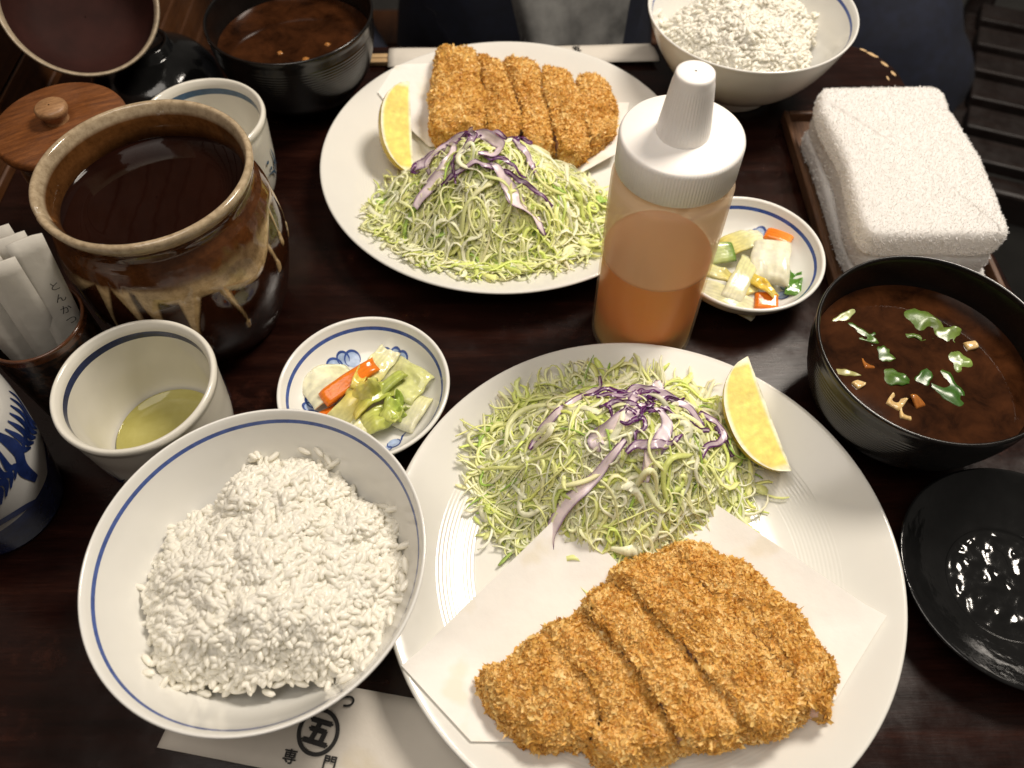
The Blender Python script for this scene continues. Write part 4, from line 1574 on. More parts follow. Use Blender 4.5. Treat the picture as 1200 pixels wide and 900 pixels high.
for i, (ol, cf_, h_, lb) in enumerate(FAR):
    ol = [(x_, 547 - (547 - y_) * 0.90) for x_, y_ in ol]
    slice_(ol, cf_, 0.0142, h_ * 0.86, lb, GF, 300 + 17 * i, 9000, (0.0007, 0.0028), tilt=[(0, .06), (-.08, .04), (-.10, .05), (-.10, .03), (-.1, 0)][i], gap=0.0002)


# ------------------------------------------------------------------ shredded cabbage
def cabbage(cx_, cy_, rx, ry, H_, rot, n, seed, label, plate_c, z0=0.0100, peak=(0, 0)):
    g = np.random.default_rng(seed)

    def mound(x, y):
        ca, sa = math.cos(rot), math.sin(rot)
        u = ((x - cx_) * ca + (y - cy_) * sa) / rx
        v = (-(x - cx_) * sa + (y - cy_) * ca) / ry
        du, dv = u - peak[0], v - peak[1]
        r2 = (du * du + dv * dv) * 0.6 + (u * u + v * v) * 0.4
        nz_ = vnoise(np.c_[x.ravel(), y.ravel(), np.zeros(x.size)], 40, seed, 2).reshape(x.shape)
        return z0 + H_ * (0.50 * np.clip(1 - r2, 0, 1) + 0.50 * np.exp(-2.0 * r2)) + 0.0055 * nz_ * np.clip(1.15 - r2, 0, 1)
    k = 15
    th = g.uniform(0, 2 * math.pi, n)
    rr = g.random(n) ** 0.60 * 1.02
    ca, sa = math.cos(rot), math.sin(rot)
    ex, ey = rr * np.cos(th) * rx, rr * np.sin(th) * ry
    sx, sy = cx_ + ex * ca - ey * sa, cy_ + ex * sa + ey * ca
    wide = g.random(n) < 0.10
    L_ = np.where(wide, g.uniform(0.014, 0.034, n), g.uniform(0.016, 0.052, n))
    a0 = g.uniform(0, 2 * math.pi, n)
    curv = g.normal(0, 1.9, n)
    curv2 = g.normal(0, 1.1, n)
    curv[wide] *= 0.35
    curv2[wide] *= 0.3
    s = np.linspace(-0.5, 0.5, k)
    ang_ = a0[:, None] + curv[:, None] * s * 1.6 + curv2[:, None] * np.sin(s * 6)
    st = (L_ / (k - 1))[:, None]
    X = sx[:, None] + np.cumsum(np.cos(ang_) * st, 1)
    Y = sy[:, None] + np.cumsum(np.sin(ang_) * st, 1)
    X -= (X.mean(1) - sx)[:, None]
    Y -= (Y.mean(1) - sy)[:, None]
    Zm = mound(X, Y)
    depth = (g.uniform(-0.0035, 0.0030, n))[:, None]
    Z = Zm + depth + (g.normal(0, 0.0016, n)[:, None]) * np.cos(s * math.pi) * 2 + g.normal(0, 0.05, n)[:, None] * s * L_[:, None] + np.sin(s * 9 + g.uniform(0, 6, n)[:, None]) * 0.0008
    floor_z = plate_z(np.hypot(X - plate_c[0], Y - plate_c[1])) + 0.0008 + g.random(n)[:, None] ** 2 * 0.0060
    Z = np.maximum(Z, floor_z)
    # nothing hangs over the rim of the plate
    far_ = np.hypot(X - plate_c[0], Y - plate_c[1]).max(1)
    pull = np.where(far_ > 0.120, (far_ - 0.120), 0.0)[:, None]
    dx_, dy_ = X.mean(1) - plate_c[0], Y.mean(1) - plate_c[1]
    dn_ = np.hypot(dx_, dy_) + 1e-9
    X -= pull * (dx_ / dn_)[:, None]
    Y -= pull * (dy_ / dn_)[:, None]
    Z = np.maximum(Z, plate_z(np.hypot(X - plate_c[0], Y - plate_c[1])) + 0.0008)
    C = np.stack([X, Y, Z], 2)
    w0 = np.where(wide, g.uniform(0.0030, 0.0065, n), 0.0011 + 0.0024 * g.random(n) ** 1.6)
    W_ = w0[:, None] * (0.75 + 0.35 * np.sin(s * 5 + g.uniform(0, 6, n)[:, None])) * np.clip((0.52 - np.abs(s)) * 14, 0.45, 1)
    Nn = np.zeros((n, k, 3))
    Nn[..., 2] = 1
    Nn[..., :2] = g.normal(0, 0.38, (n, 1, 2)) + g.normal(0, 0.2, (n, k, 2))
    V, F = ribbons(C, W_, Nn, np.where(wide, 0.00022, g.uniform(0.0003, 0.0007, n)))
    pal = np.array([[0.975, 0.97, 0.74], [0.965, 0.97, 0.60], [0.93, 0.955, 0.44], [0.83, 0.91, 0.28], [0.48, 0.68, 0.14]])
    pick = g.choice(5, n, p=[0.30, 0.31, 0.25, 0.12, 0.02])
    cc = pal[pick] * g.uniform(0.9, 1.06, (n, 1))
    cend = np.clip(cc * g.uniform(0.8, 1.15, (n, 1)) + g.normal(0, .02, (n, 3)), 0, 1)
    tt = np.linspace(0, 1, k)[None, :, None]
    ck = cc[:, None, :] * (1 - tt) + cend[:, None, :] * tt
    colv = np.repeat(ck.reshape(-1, 3), 4, 0)
    # the packed inside of the heap
    rr_ = np.linspace(0.0, 0.93, 26)
    tt_ = np.linspace(0, 2 * math.pi, 72, endpoint=False)
    gx = cx_ + (rr_[:, None] * np.cos(tt_) * rx) * ca - (rr_[:, None] * np.sin(tt_) * ry) * sa
    gy = cy_ + (rr_[:, None] * np.cos(tt_) * rx) * sa + (rr_[:, None] * np.sin(tt_) * ry) * ca
    gz = np.maximum(mound(gx, gy) - 0.0030 + 0.0015 * vnoise(np.c_[gx.ravel(), gy.ravel(), 0 * gx.ravel()], 200, seed, 2).reshape(gx.shape), plate_z(np.hypot(gx - plate_c[0], gy - plate_c[1])) + 0.0006)
    Vc = np.stack([gx, gy, gz], 2).reshape(-1, 3)
    Fc = grid_faces(26, 72) + len(V)
    V, F = np.vstack([V, Vc]), np.vstack([F, Fc])
    colv = np.vstack([colv, np.tile([0.95, 0.955, 0.56], (len(Vc), 1))])
    o = mk('shredded_cabbage', V, F, M['cabbage'], smooth=False, col=np.clip(colv, 0, 1))
    tag(o, label, 'cabbage', 'mounds of shredded cabbage', 'stuff')
    return mound


mN = cabbage(0.056, 0.200, 0.072, 0.054, 0.052, 0.05, 3600, 5, 'near heap of finely shredded pale green cabbage behind the cutlet', (0.064, 0.149), peak=(0.0, 0.1))
mF = cabbage(-0.012, 0.398, 0.076, 0.056, 0.052, 0.0, 3300, 8, 'far heap of finely shredded pale green cabbage in front of the far cutlet', (-0.004, 0.447), peak=(-0.05, 0.1))


# ------------------------------------------------------------------ red cabbage strips
def red_strip(path, widths, lift, mound, label, group, seed, tone=0.0):
    """path: (x,y) in mm over the cabbage mound; widths in mm along it"""
    g = np.random.default_rng(seed)
    k = 34
    P = cr(np.array(path, float) / 1000, k)
    z = mound(P[:, 0], P[:, 1])
    z = np.convolve(np.pad(z, 4, mode='edge'), np.ones(9) / 9, 'valid')
    s = np.linspace(0, 1, k)
    lf = np.interp(s, np.linspace(0, 1, len(lift)), lift) / 1000
    C = np.c_[P, z + lf + 0.0040 + 0.0007 * np.sin(s * 17 + seed)]
    w = np.interp(s, np.linspace(0, 1, len(widths)), widths) / 1000 * 1.2
    T = np.gradient(C, axis=0)
    T /= np.linalg.norm(T, axis=1, keepdims=True)
    rollv = np.interp(s, np.linspace(0, 1, 5), g.normal(0, 0.65, 5))
    up = np.array([0, -0.35, 1.0])
    B = np.cross(T, up)
    B /= np.linalg.norm(B, axis=1, keepdims=True)
    Nn = np.cross(B, T)
    B2 = B * np.cos(rollv)[:, None] + Nn * np.sin(rollv)[:, None]
    N2 = np.cross(B2, T)
    na = 11
    V, edge = [], []
    for sgn in (1, -1):
        for i in range(k):
            for j in range(na):
                q = j / (na - 1) - 0.5
                ru = 0.00045 * math.sin(s[i] * 26 + seed + j * .6) * abs(q) * 2
                V.append(C[i] + B2[i] * (q * w[i]) + N2[i] * (sgn * 0.00040 * (1 - abs(2 * q) ** 3) + ru + 0.10 * w[i] * (q * q * 4)))
                edge.append(abs(q) * 2)
    V = np.array(V)
    F1 = grid_faces(k, na, wrap=False)
    F2 = F1[:, ::-1] + k * na
    E = []
    for i in range(k - 1):
        E += [(i * na, (i + 1) * na, (i + 1) * na + k * na, i * na + k * na), ((i + 1) * na + na - 1, i * na + na - 1, i * na + na - 1 + k * na, (i + 1) * na + na - 1 + k * na)]
    edge = np.array(edge)
    end = np.tile(np.repeat(np.abs(s - 0.5) * 2, na), 2)
    wv = np.tile(np.repeat(w, na), 2)
    pale = np.array([0.84, 0.71, 0.74])
    pur = np.array([0.090, 0.010, 0.105])
    kx = np.clip((edge - (0.72 - 0.75 * np.clip((0.0045 - wv) / 0.003, 0, 1))) * 5, 0, 1)
    kx = np.maximum(kx, np.clip((end - 0.95) * 10, 0, 1))
    kx = np.clip(kx + tone, 0, 1)[:, None]
    o = mk('red_cabbage_strip', V, np.vstack([F1, F2, np.array(E)]), M['leaf'], col=pale * (1 - kx) + pur * kx)
    tag(o, label, 'red cabbage', group)
    return o


GR = 'red cabbage strips on the near heap'
RED = [
    ([(50, 250), (48, 238), (40, 228), (28, 219), (16, 209), (9, 199)], [1.5, 3, 3.5, 3, 4, 2], [6, 3, 2, 2, 2, 2], 'long thin purple strip slanting down the left side of the near heap', .25),
    ([(88, 254), (82, 244), (77, 236)], [1.5, 6, 2.5], [5, 4, 3], 'pale pointed red cabbage piece sticking up at the top of the near heap', 0),
    ([(72, 212), (60, 206), (50, 199), (41, 193), (43, 188)], [2, 6, 9, 9, 3], [3, 3, 2, 2, 1], 'wide pale pink strip in the middle of the near heap', 0),
    ([(56, 193), (47, 184), (36, 175), (24, 167), (20, 158), (20, 150)], [2.5, 4, 5, 7, 6.5, 2], [3, 2.5, 2, 2.5, 3, 3], 'long broad strip hanging down toward the paper', 0),
    ([(72, 210), (78, 203), (74, 194), (68, 186), (66, 176)], [3, 5, 7, 10, 3], [4, 4, 3, 2, 2], 'broad pale strip draped down the front of the near heap', 0),
    ([(60, 224), (66, 230), (76, 229), (86, 225), (95, 219), (101, 211)], [2.5, 4, 4, 4, 4, 2], [4, 5, 5, 5, 4, 3], 'curved dark purple strip at the upper right of the near heap', .4),
    ([(101, 222), (108, 218), (113, 210), (108, 203), (101, 199), (97, 190)], [2, 3.5, 3.5, 3, 3, 1], [5, 6, 5, 4, 3, 2], 'curly purple strip at the right of the near heap', .4),
    ([(109, 214), (115, 207), (118, 200)], [2, 3, 2], [5, 5, 4], 'short dark purple curl at the far right of the near heap', .7),
    ([(44, 222), (55, 220), (66, 217), (73, 219)], [2, 3, 3.5, 2], [4, 4, 5, 5], 'dark purple strip lying across the crown of the near heap', .55),
    ([(76, 213), (86, 208), (96, 207), (104, 209)], [2, 3, 3, 2], [4, 4, 3, 3], 'purple strip running right from the crown of the near heap', .35),
    ([(56, 186), (62, 190), (70, 190), (78, 192), (86, 199)], [2, 4, 4.5, 3, 1.5], [5, 5, 5, 4, 4], 'ruffled purple strip on the lower front of the near heap', .45),
    ([(66, 224), (62, 215), (56, 207), (50, 203)], [3, 4, 3, 2], [5, 5, 4, 3], 'purple strip crossing the middle of the near heap', .3),
]
for i, (pt, wd, lf, lb, tn) in enumerate(RED):
    red_strip(pt, wd, lf, mN, lb, GR, 40 + i, tn)
def red_tangle(cx_, cy_, sx, sy, n, mound, label, group, seed):
    g = np.random.default_rng(seed)
    for k in range(n):
        a_ = g.uniform(0, 6.28)
        x, y = cx_ + g.normal(0, sx), cy_ + g.normal(0, sy)
        pts = [(x, y)]
        for q in range(5):
            a_ += g.normal(0, 0.9)
            x, y = x + math.cos(a_) * g.uniform(4, 7), y + math.sin(a_) * g.uniform(3, 6)
            pts.append((x, y))
        red_strip(pts, [1.0, g.uniform(1.4, 2.6), g.uniform(1.4, 3.2), 1.6, 1.0], list(g.uniform(2, 7, 5)), mound, label, group, seed * 10 + k, g.uniform(0.25, 0.8))


red_tangle(68, 213, 13, 8, 10, mN, 'thin curled purple shred in the clump on top of the near heap', GR, 7)
GR2 = 'red cabbage strips on the far heap'
REDF = [
    ([(-68, 418), (-60, 420), (-50, 424), (-42, 430)], [5, 5, 4, 2], [3, 3, 4, 4], 'dark purple strip poking out at the upper left of the far heap', .4),
    ([(-62, 380), (-52, 388), (-42, 396), (-36, 408), (-40, 418)], [5, 9, 6, 4, 2], [2, 2, 3, 4, 4], 'broad pale strip at the lower left of the far heap', 0),
    ([(-52, 398), (-54, 410), (-44, 420), (-32, 424), (-24, 420)], [3, 5, 5, 4, 2], [4, 4, 5, 6, 5], 'looped purple strip at the left of the far heap', .25),
    ([(-36, 434), (-22, 432), (-10, 424), (-2, 414)], [2, 4, 4, 2], [6, 7, 6, 5], 'arched purple strip over the top of the far heap', .5),
    ([(-30, 430), (-26, 420), (-22, 410), (-26, 402), (-32, 396)], [3, 5, 4, 4, 2], [7, 7, 6, 5, 4], 'dark purple strip at the crown of the far heap', .6),
    ([(-26, 414), (-14, 410), (-6, 404), (-8, 396), (-20, 394)], [3, 6, 6, 5, 2], [6, 6, 5, 4, 4], 'curled pale and purple strip at the centre of the far heap', .15),
    ([(-44, 384), (-32, 387), (-20, 390), (-8, 388)], [2, 3, 4, 2], [3, 4, 4, 3], 'ruffled purple strip on the lower front of the far heap', .45),
    ([(-12, 392), (-2, 382), (4, 374), (14, 370), (22, 362)], [3, 6, 10, 6, 2], [4, 3, 3, 2, 2], 'wide pale strip trailing down the front right of the far heap', 0),
    ([(-4, 388), (8, 384), (18, 380), (27, 376)], [2, 3, 2.5, 1.5], [4, 4, 4, 3], 'thin dark purple strip at the right of the far heap', .7),
    ([(2, 414), (10, 406), (14, 398), (18, 392)], [2, 4, 4, 1.5], [5, 5, 4, 3], 'purple strip on the right shoulder of the far heap', .3),
]
for i, (pt, wd, lf, lb, tn) in enumerate(REDF):
    red_strip(pt, wd, lf, mF, lb, GR2, 80 + i, tn)


red_tangle(-20, 408, 14, 9, 9, mF, 'thin curled purple shred in the clump on top of the far heap', GR2, 9)


# ------------------------------------------------------------------ lemon wedges
def lemon(loc, axis, nface, label, L_=0.033, Rr=0.0225, half=54):
    t = thing('lemon_wedge', label, 'lemon', loc, 0, 'lemon wedges')
    nx, na = 40, 18
    xs = np.linspace(-1, 1, nx)
    rad = Rr * np.clip(1 - np.abs(xs) ** 2.3, 0, 1) ** 0.62 + 0.0008
    # rind: outer skin between the two cuts
    aa = np.radians(np.linspace(-half, half, na))
    V = np.array([(x * L_, r * math.sin(a_), -r * math.cos(a_)) for x, r in zip(xs, rad) for a_ in aa])
    V = V * (1 + 0.012 * vnoise(V, 300, 4, 2))[:, None]
    F = grid_faces(nx, na, wrap=False)
    mk('rind', V, F, M['lemon'], t, col=np.tile([0.72, 0.50, 0.030], (len(V), 1)))
    nr = 26
    for sgn in (-1, 1):
        a_ = math.radians(half * sgn)
        qs = np.linspace(0.0, 1, nr)
        P, Cc = [], []
        for x, r in zip(xs, rad):
            for q in qs:
                rr_ = r * q
                P.append((x * L_, rr_ * math.sin(a_), -rr_ * math.cos(a_)))
                pith = np.clip((q - 0.90) / 0.04, 0, 1)
                core = np.clip((0.10 - q) / 0.05, 0, 1)
                endp = np.clip((abs(x) - 0.86) / 0.06, 0, 1)
                fl = np.array([0.91, 0.75, 0.22])
                wh = np.array([0.93, 0.89, 0.66])
                kk = max(pith, core, endp)
                Cc.append(fl * (1 - kk) + wh * kk)
        P, Cc = np.array(P), np.array(Cc)
        q = np.tile(qs, nx)
        n1 = vnoise(P * [1.0, 0.28, 0.28], 420, 9, 2)
        P[:, 1] += sgn * -0.0006 * np.abs(n1) * (q < 0.84)
        Cc *= (1 + 0.26 * n1)[:, None]
        f_ = grid_faces(nx, nr, wrap=False)
        mk('flesh', P, f_ if sgn > 0 else f_[:, ::-1], M['lemon'], t, col=np.clip(Cc, 0, 1))
    # frame: axis ex, shown flesh face with outward normal nf
    h_ = math.radians(half)
    nf = Vector(nface).normalized()
    exw = Vector(axis)
    exw = (exw - nf * exw.dot(nf)).normalized()
    fw_ = nf.cross(exw)
    Lm = Matrix(((1, 0, 0), (0, math.sin(h_), -math.cos(h_)), (0, math.cos(h_), math.sin(h_)))).transposed()
    Wm = Matrix((exw, fw_, nf)).transposed()
    Rm = (Wm @ Lm.inverted()).to_4x4()
    zmin = min((Rm @ v_.co).z for ch_ in t.children for v_ in ch_.data.vertices)
    Rm.translation = Vector((loc[0], loc[1], loc[2] - zmin))
    t.matrix_world = Rm
    return t


lemon((0.139, 0.222, 0.0150), (-0.27, 0.93, 0.22), (0.05, -0.30, 0.95), 'lemon wedge leaning on the right side of the near cabbage heap')
lemon((-0.070, 0.463, 0.0098), (-0.10, 0.90, 0.45), (0.55, -0.42, 0.72), 'lemon wedge standing on the far plate left of the cabbage')


# ------------------------------------------------------------------ rice
def rice(cx_, cy_, rx, ry, z0, H_, n, seed, label, bowl, grain_res=(7, 7)):
    g = np.random.default_rng(seed)
    nl, nc = grain_res
    # unit grain along x
    us = np.linspace(-1, 1, nl + 1)
    G = []
    for u in us:
        r = max(0.06, (1 - abs(u) ** 2.6) ** 0.5)
        for q in np.linspace(0, 2 * math.pi, nc, endpoint=False):
            G.append((u, r * math.cos(q) + 0.18 * (1 - u * u), r * math.sin(q)))
    G = np.array(G)
    GF_ = grid_faces(nl + 1, nc)
    th = g.uniform(0, 2 * math.pi, n)
    rr = np.sqrt(g.random(n))
    rr[:60] = g.uniform(1.0, 1.07, 60)
    wob = 1 + 0.07 * np.sin(th * 3 + seed) + 0.05 * np.sin(th * 5 + 2 * seed) + 0.03 * np.sin(th * 9 + seed)
    x = cx_ + rr * np.cos(th) * rx * wob
    y = cy_ + rr * np.sin(th) * ry * wob
    d2 = rr ** 2
    P0 = np.c_[x, y, np.zeros(n)]
    hgt = H_ * (1 - d2 ** 1.6) + 0.0065 * vnoise(P0, 46, seed, 2) * (1 - d2 ** 3) + 0.0052 * vnoise(P0, 110, seed + 4, 2)
    br = np.hypot(x - bowl[0], y - bowl[1])
    Bp = np.array(BOWL_IN)[::-1]
    bowlz = np.interp(br, Bp[:, 0], Bp[:, 1]) + 0.002
    z = np.maximum(z0 + hgt, bowlz)
    z = np.maximum(z - np.where(np.arange(n) < n * 0.75, g.random(n) * 0.0016, 0.001 + g.random(n) * 0.002), bowlz)
    yaw = g.uniform(0, 2 * math.pi, n) + 1.2 * vnoise(P0, 60, seed + 2, 1)
    pit = g.normal(0, 0.25, n)
    L_ = g.uniform(0.0032, 0.0044, n)
    r_ = g.uniform(0.00140, 0.00168, n)
    ex = np.stack([np.cos(yaw) * np.cos(pit), np.sin(yaw) * np.cos(pit), np.sin(pit)], 1)
    ez = np.cross(ex, g.normal(size=(n, 3)))
    ez /= np.linalg.norm(ez, axis=1, keepdims=True)
    ey = np.cross(ez, ex)
    C = np.stack([x, y, z], 1)
    V = C[:, None, :] + ex[:, None, :] * (G[None, :, 0:1] * L_[:, None, None]) + ey[:, None, :] * (G[None, :, 1:2] * r_[:, None, None]) + ez[:, None, :] * (G[None, :, 2:3] * r_[:, None, None])
    k = len(G)
    F = (GF_[None] + (np.arange(n) * k)[:, None, None]).reshape(-1, 4)
    # packed inside of the mound
    R2, T2 = np.meshgrid(np.linspace(0.01, 0.98, 60), np.linspace(0, 2 * math.pi, 160, endpoint=False), indexing='ij')
    w2_ = 1 + 0.07 * np.sin(T2 * 3 + seed) + 0.05 * np.sin(T2 * 5 + 2 * seed) + 0.03 * np.sin(T2 * 9 + seed)
    x2, y2 = (cx_ + R2 * np.cos(T2) * rx * w2_).ravel(), (cy_ + R2 * np.sin(T2) * ry * w2_).ravel()
    q2 = np.c_[x2, y2, 0 * x2]
    d22 = R2.ravel() ** 2
    h2 = H_ * (1 - d22 ** 1.6) + 0.0065 * vnoise(q2, 46, seed, 2) * (1 - d22 ** 3) + 0.0052 * vnoise(q2, 110, seed + 4, 2)
    z2 = np.maximum(z0 + h2 - 0.0011, np.interp(np.hypot(x2 - bowl[0], y2 - bowl[1]), Bp[:, 0], Bp[:, 1]) + 0.0006)
    V = V.reshape(-1, 3)
    F = np.vstack([F, grid_faces(60, 160) + len(V)])
    V = np.vstack([V, np.c_[x2, y2, z2]])
    o = mk('steamed_rice', V, F, M['rice'])
    return tag(o, label, 'rice', 'mounds of steamed rice', 'stuff')


rice(-0.1130, 0.1335, 0.0600, 0.0555, 0.0405, 0.0225, 3500, 3, 'mound of steamed white rice in the near bowl', (-0.1160, 0.1327))
rice(0.1780, 0.5540, 0.0560, 0.0520, 0.0400, 0.0300, 2900, 6, 'mound of steamed white rice in the far bowl', (0.1798, 0.5523), (5, 5))


# ------------------------------------------------------------------ pickles and soup pieces
def chunk(name, label, cat, group, loc, size, rotz, tilt, cols, seed, mat='pickle', bend=0.3, ruffle=0.0, taper=1.0, nx=22, ny=14):
    """slab of vegetable: size (length,width,thickness) m, bent along its length, colour ramp cols along length"""
    L_, W_, T_ = size if mat == 'leaf' else (size[0] * 1.15, size[1] * 1.3, size[2] * 1.25)
    g = np.random.default_rng(seed)
    V, U = [], []
    for sgn in (1, -1):
        for i in range(nx):
            for j in range(ny):
                u, v = i / (nx - 1) * 2 - 1, j / (ny - 1) * 2 - 1
                tp = 1 + (taper - 1) * (u + 1) / 2
                e = (1 - max(0, abs(u) - 0.82) / 0.18 * 0.55) * (1 - max(0, abs(v) - 0.75) / 0.25 * 0.5)
                if mat == 'leaf':
                    tp = max(0.12, (1 - abs(u * 0.98) ** 2.4) ** 0.6) * (1 - 0.35 * u * (taper < 1)) * (1 + 0.10 * math.sin(u * 11 + seed))
                V.append((u * L_ / 2, v * W_ / 2 * tp * (1 - 0.08 * u * u), sgn * T_ / 2 * e))
                U.append((u + 1) / 2)
    V = np.array(V)
    U = np.array(U)
    nz_ = vnoise(V + seed, 90, seed, 2)
    V[:, 2] += bend * (V[:, 0] ** 2) / L_ * -1.6 + 0.4 * bend * (V[:, 1] ** 2) / W_
    V[:, 2] += ruffle * (U ** 1.3) * (0.6 * np.sin(V[:, 1] * 420 + seed) + 1.5 * vnoise(V + seed, 170, seed + 3, 2)) * 0.005
    edge = np.abs(V[:, 1]) / (W_ / 2)
    V[:, :2] *= (1 + 0.07 * nz_ + 0.16 * vnoise(V * [1, 1, 0] + seed, 75, seed + 8, 2) * (mat == 'pickle') + ruffle * 0.06 * vnoise(V + seed, 300, seed, 2))[:, None]
    n = nx * ny
    F1 = grid_faces(nx, ny, wrap=False)
    F2 = F1[:, ::-1] + n
    idx = np.arange(n).reshape(nx, ny)
    E = []
    for i in range(nx - 1):
        E += [(idx[i, 0], idx[i + 1, 0], idx[i + 1, 0] + n, idx[i, 0] + n), (idx[i + 1, -1], idx[i, -1], idx[i, -1] + n, idx[i + 1, -1] + n)]
    for j in range(ny - 1):
        E += [(idx[0, j + 1], idx[0, j], idx[0, j] + n, idx[0, j + 1] + n), (idx[-1, j], idx[-1, j + 1], idx[-1, j + 1] + n, idx[-1, j] + n)]
    cols = np.array(cols, float)
    cpos = np.linspace(0, 1, len(cols))
    uu = np.clip(U + 0.12 * nz_, 0, 1)
    C = np.stack([np.interp(uu, cpos, cols[:, k]) for k in range(3)], 1)
    stripe = 1 + 0.10 * np.sin(V[:, 1] * 2600 + 3 * nz_)
    C = np.clip(C * stripe[:, None] * (1 + 0.10 * nz_)[:, None], 0, 1)
    o = mk(name, V, np.vstack([F1, F2, np.array(E)]), M[mat], None, True, loc, (tilt[0], tilt[1], rotz), col=C)
    return tag(o, label, cat, group)


WHT, PAL, YEL, GRN, DGR = (0.76, 0.74, 0.54), (0.72, 0.71, 0.38), (0.70, 0.58, 0.14), (0.44, 0.50, 0.10), (0.10, 0.22, 0.03)
ORA = (0.78, 0.20, 0.015)
g1 = 'pickles in the near dish'
d = R
chunk('pickled_cabbage', 'white napa cabbage stem at the left of the near pickles', 'pickle', g1, (-0.1080, 0.2590, 0.0170), (0.027, 0.019, 0.0030), d(35), (d(-8), d(6)), [WHT, WHT, PAL], 1, bend=.35)
chunk('pickled_carrot', 'bright orange carrot strip lying on top of the near pickles', 'carrot', g1, (-0.0950, 0.2555, 0.0225), (0.033, 0.0085, 0.0040), d(38), (d(12), d(-6)), [ORA, ORA], 2, bend=.10, taper=.85)
chunk('pickled_carrot', 'darker orange carrot bit at the lower left of the near pickles', 'carrot', g1, (-0.1055, 0.2375, 0.0130), (0.016, 0.009, 0.0035), d(35), (0, d(8)), [(0.62, 0.14, .01), ORA], 3, bend=.1)
chunk('pickled_cabbage', 'pale cabbage leaf standing at the top of the near pickles', 'pickle', g1, (-0.0790, 0.2700, 0.0195), (0.026, 0.011, 0.0022), d(62), (d(18), d(4)), [YEL, PAL, WHT], 4, ruffle=.7)
chunk('pickled_cabbage', 'flat pale green cabbage leaf at the upper right of the near pickles', 'pickle', g1, (-0.0640, 0.2600, 0.0185), (0.026, 0.019, 0.0020), d(-38), (d(10), d(-14)), [PAL, (0.64, 0.66, .28), (0.66, .67, .30)], 5, ruffle=.5, bend=.3)
chunk('pickled_cabbage', 'pale cabbage stem at the right of the near pickles', 'pickle', g1, (-0.0580, 0.2400, 0.0165), (0.022, 0.012, 0.0032), d(62), (d(-10), d(-4)), [WHT, PAL], 6)
chunk('pickled_cabbage', 'yellow cabbage leaf curving through the lower left of the near pickles', 'pickle', g1, (-0.0900, 0.2420, 0.0200), (0.030, 0.011, 0.0020), d(48), (d(24), d(-6)), [PAL, YEL, YEL], 7, ruffle=.6, bend=.5)
chunk('pickled_cabbage', 'crumpled yellow-green cabbage leaf at the centre of the near pickles', 'pickle', g1, (-0.0800, 0.2475, 0.0225), (0.031, 0.010, 0.0020), d(40), (d(-14), d(5)), [YEL, (0.5, .56, .1), GRN], 8, ruffle=1.1, bend=.4)
chunk('pickled_cabbage', 'ruffled green cabbage leaf at the front of the near pickles', 'pickle', g1, (-0.0750, 0.2340, 0.0185), (0.022, 0.011, 0.0022), d(25), (d(8), d(-4)), [(0.6, .6, .2), (0.52, .56, .13), (0.36, .46, .08)], 9, ruffle=1.6)
chunk('pickled_cabbage', 'small green cabbage stem on top of the near pickles', 'pickle', g1, (-0.0700, 0.2540, 0.0245), (0.020, 0.0055, 0.0030), d(42), (0, d(-8)), [(0.5, .58, .16), GRN], 10, ruffle=.3)
chunk('pickled_cabbage', 'translucent white cabbage bit at the front edge of the near pickles', 'pickle', g1, (-0.0870, 0.2290, 0.0150), (0.016, 0.010, 0.0022), d(50), (d(10), 0), [WHT, PAL], 11, ruffle=.3)
chunk('pickled_cabbage', 'thin yellow leaf shred draped over the carrot of the near pickles', 'pickle', g1, (-0.0880, 0.2560, 0.0265), (0.013, 0.0050, 0.0012), d(75), (d(10), 0), [YEL, (0.62, .5, .08)], 12, ruffle=1.6)
chunk('pickled_cabbage', 'frilly bright green leaf tip among the front near pickles', 'pickle', g1, (-0.0670, 0.2385, 0.0215), (0.015, 0.010, 0.0016), d(60), (d(-10), d(8)), [(0.56, .58, .16), (0.30, .42, .06)], 13, ruffle=2.2)
chunk('pickled_cabbage', 'frilly yellow leaf at the middle of the near pickles', 'pickle', g1, (-0.0850, 0.2475, 0.0245), (0.017, 0.010, 0.0015), d(20), (d(14), d(-8)), [YEL, (0.56, .56, .14)], 14, ruffle=2.2)
g2 = 'pickles in the far dish'
chunk('pickled_cabbage', 'thick white napa cabbage block at the right of the far pickles', 'pickle', g2, (0.1680, 0.3480, 0.0215), (0.031, 0.019, 0.0055), d(78), (d(-6), d(-4)), [WHT, (0.80, .78, .62), WHT], 21, bend=.25)
chunk('pickled_cabbage', 'white cabbage rib slanting across the middle of the far pickles', 'pickle', g2, (0.1480, 0.3350, 0.0225), (0.032, 0.010, 0.0030), d(62), (d(10), 0), [WHT, PAL, PAL], 22, bend=.3)
chunk('pickled_cabbage', 'white cabbage rib along the front of the far pickles', 'pickle', g2, (0.1370, 0.3190, 0.0180), (0.034, 0.011, 0.0030), d(-28), (d(14), d(4)), [WHT, PAL, WHT], 23, bend=.3)
chunk('pickled_carrot', 'orange carrot block at the front of the far pickles', 'carrot', g2, (0.1600, 0.3155, 0.0185), (0.013, 0.010, 0.0045), d(-8), (d(10), 0), [ORA, ORA], 24, bend=.05)
chunk('pickled_carrot', 'orange carrot bit at the upper right of the far pickles', 'carrot', g2, (0.1780, 0.3700, 0.0190), (0.015, 0.008, 0.004), d(-30), (0, 0), [ORA, (0.8, .3, .05)], 25, bend=.1)
chunk('pickled_cabbage', 'pale cabbage leaf at the back of the far pickles', 'pickle', g2, (0.1560, 0.3680, 0.0195), (0.026, 0.014, 0.0022), d(20), (d(-6), 0), [YEL, PAL, WHT], 26, ruffle=.4)
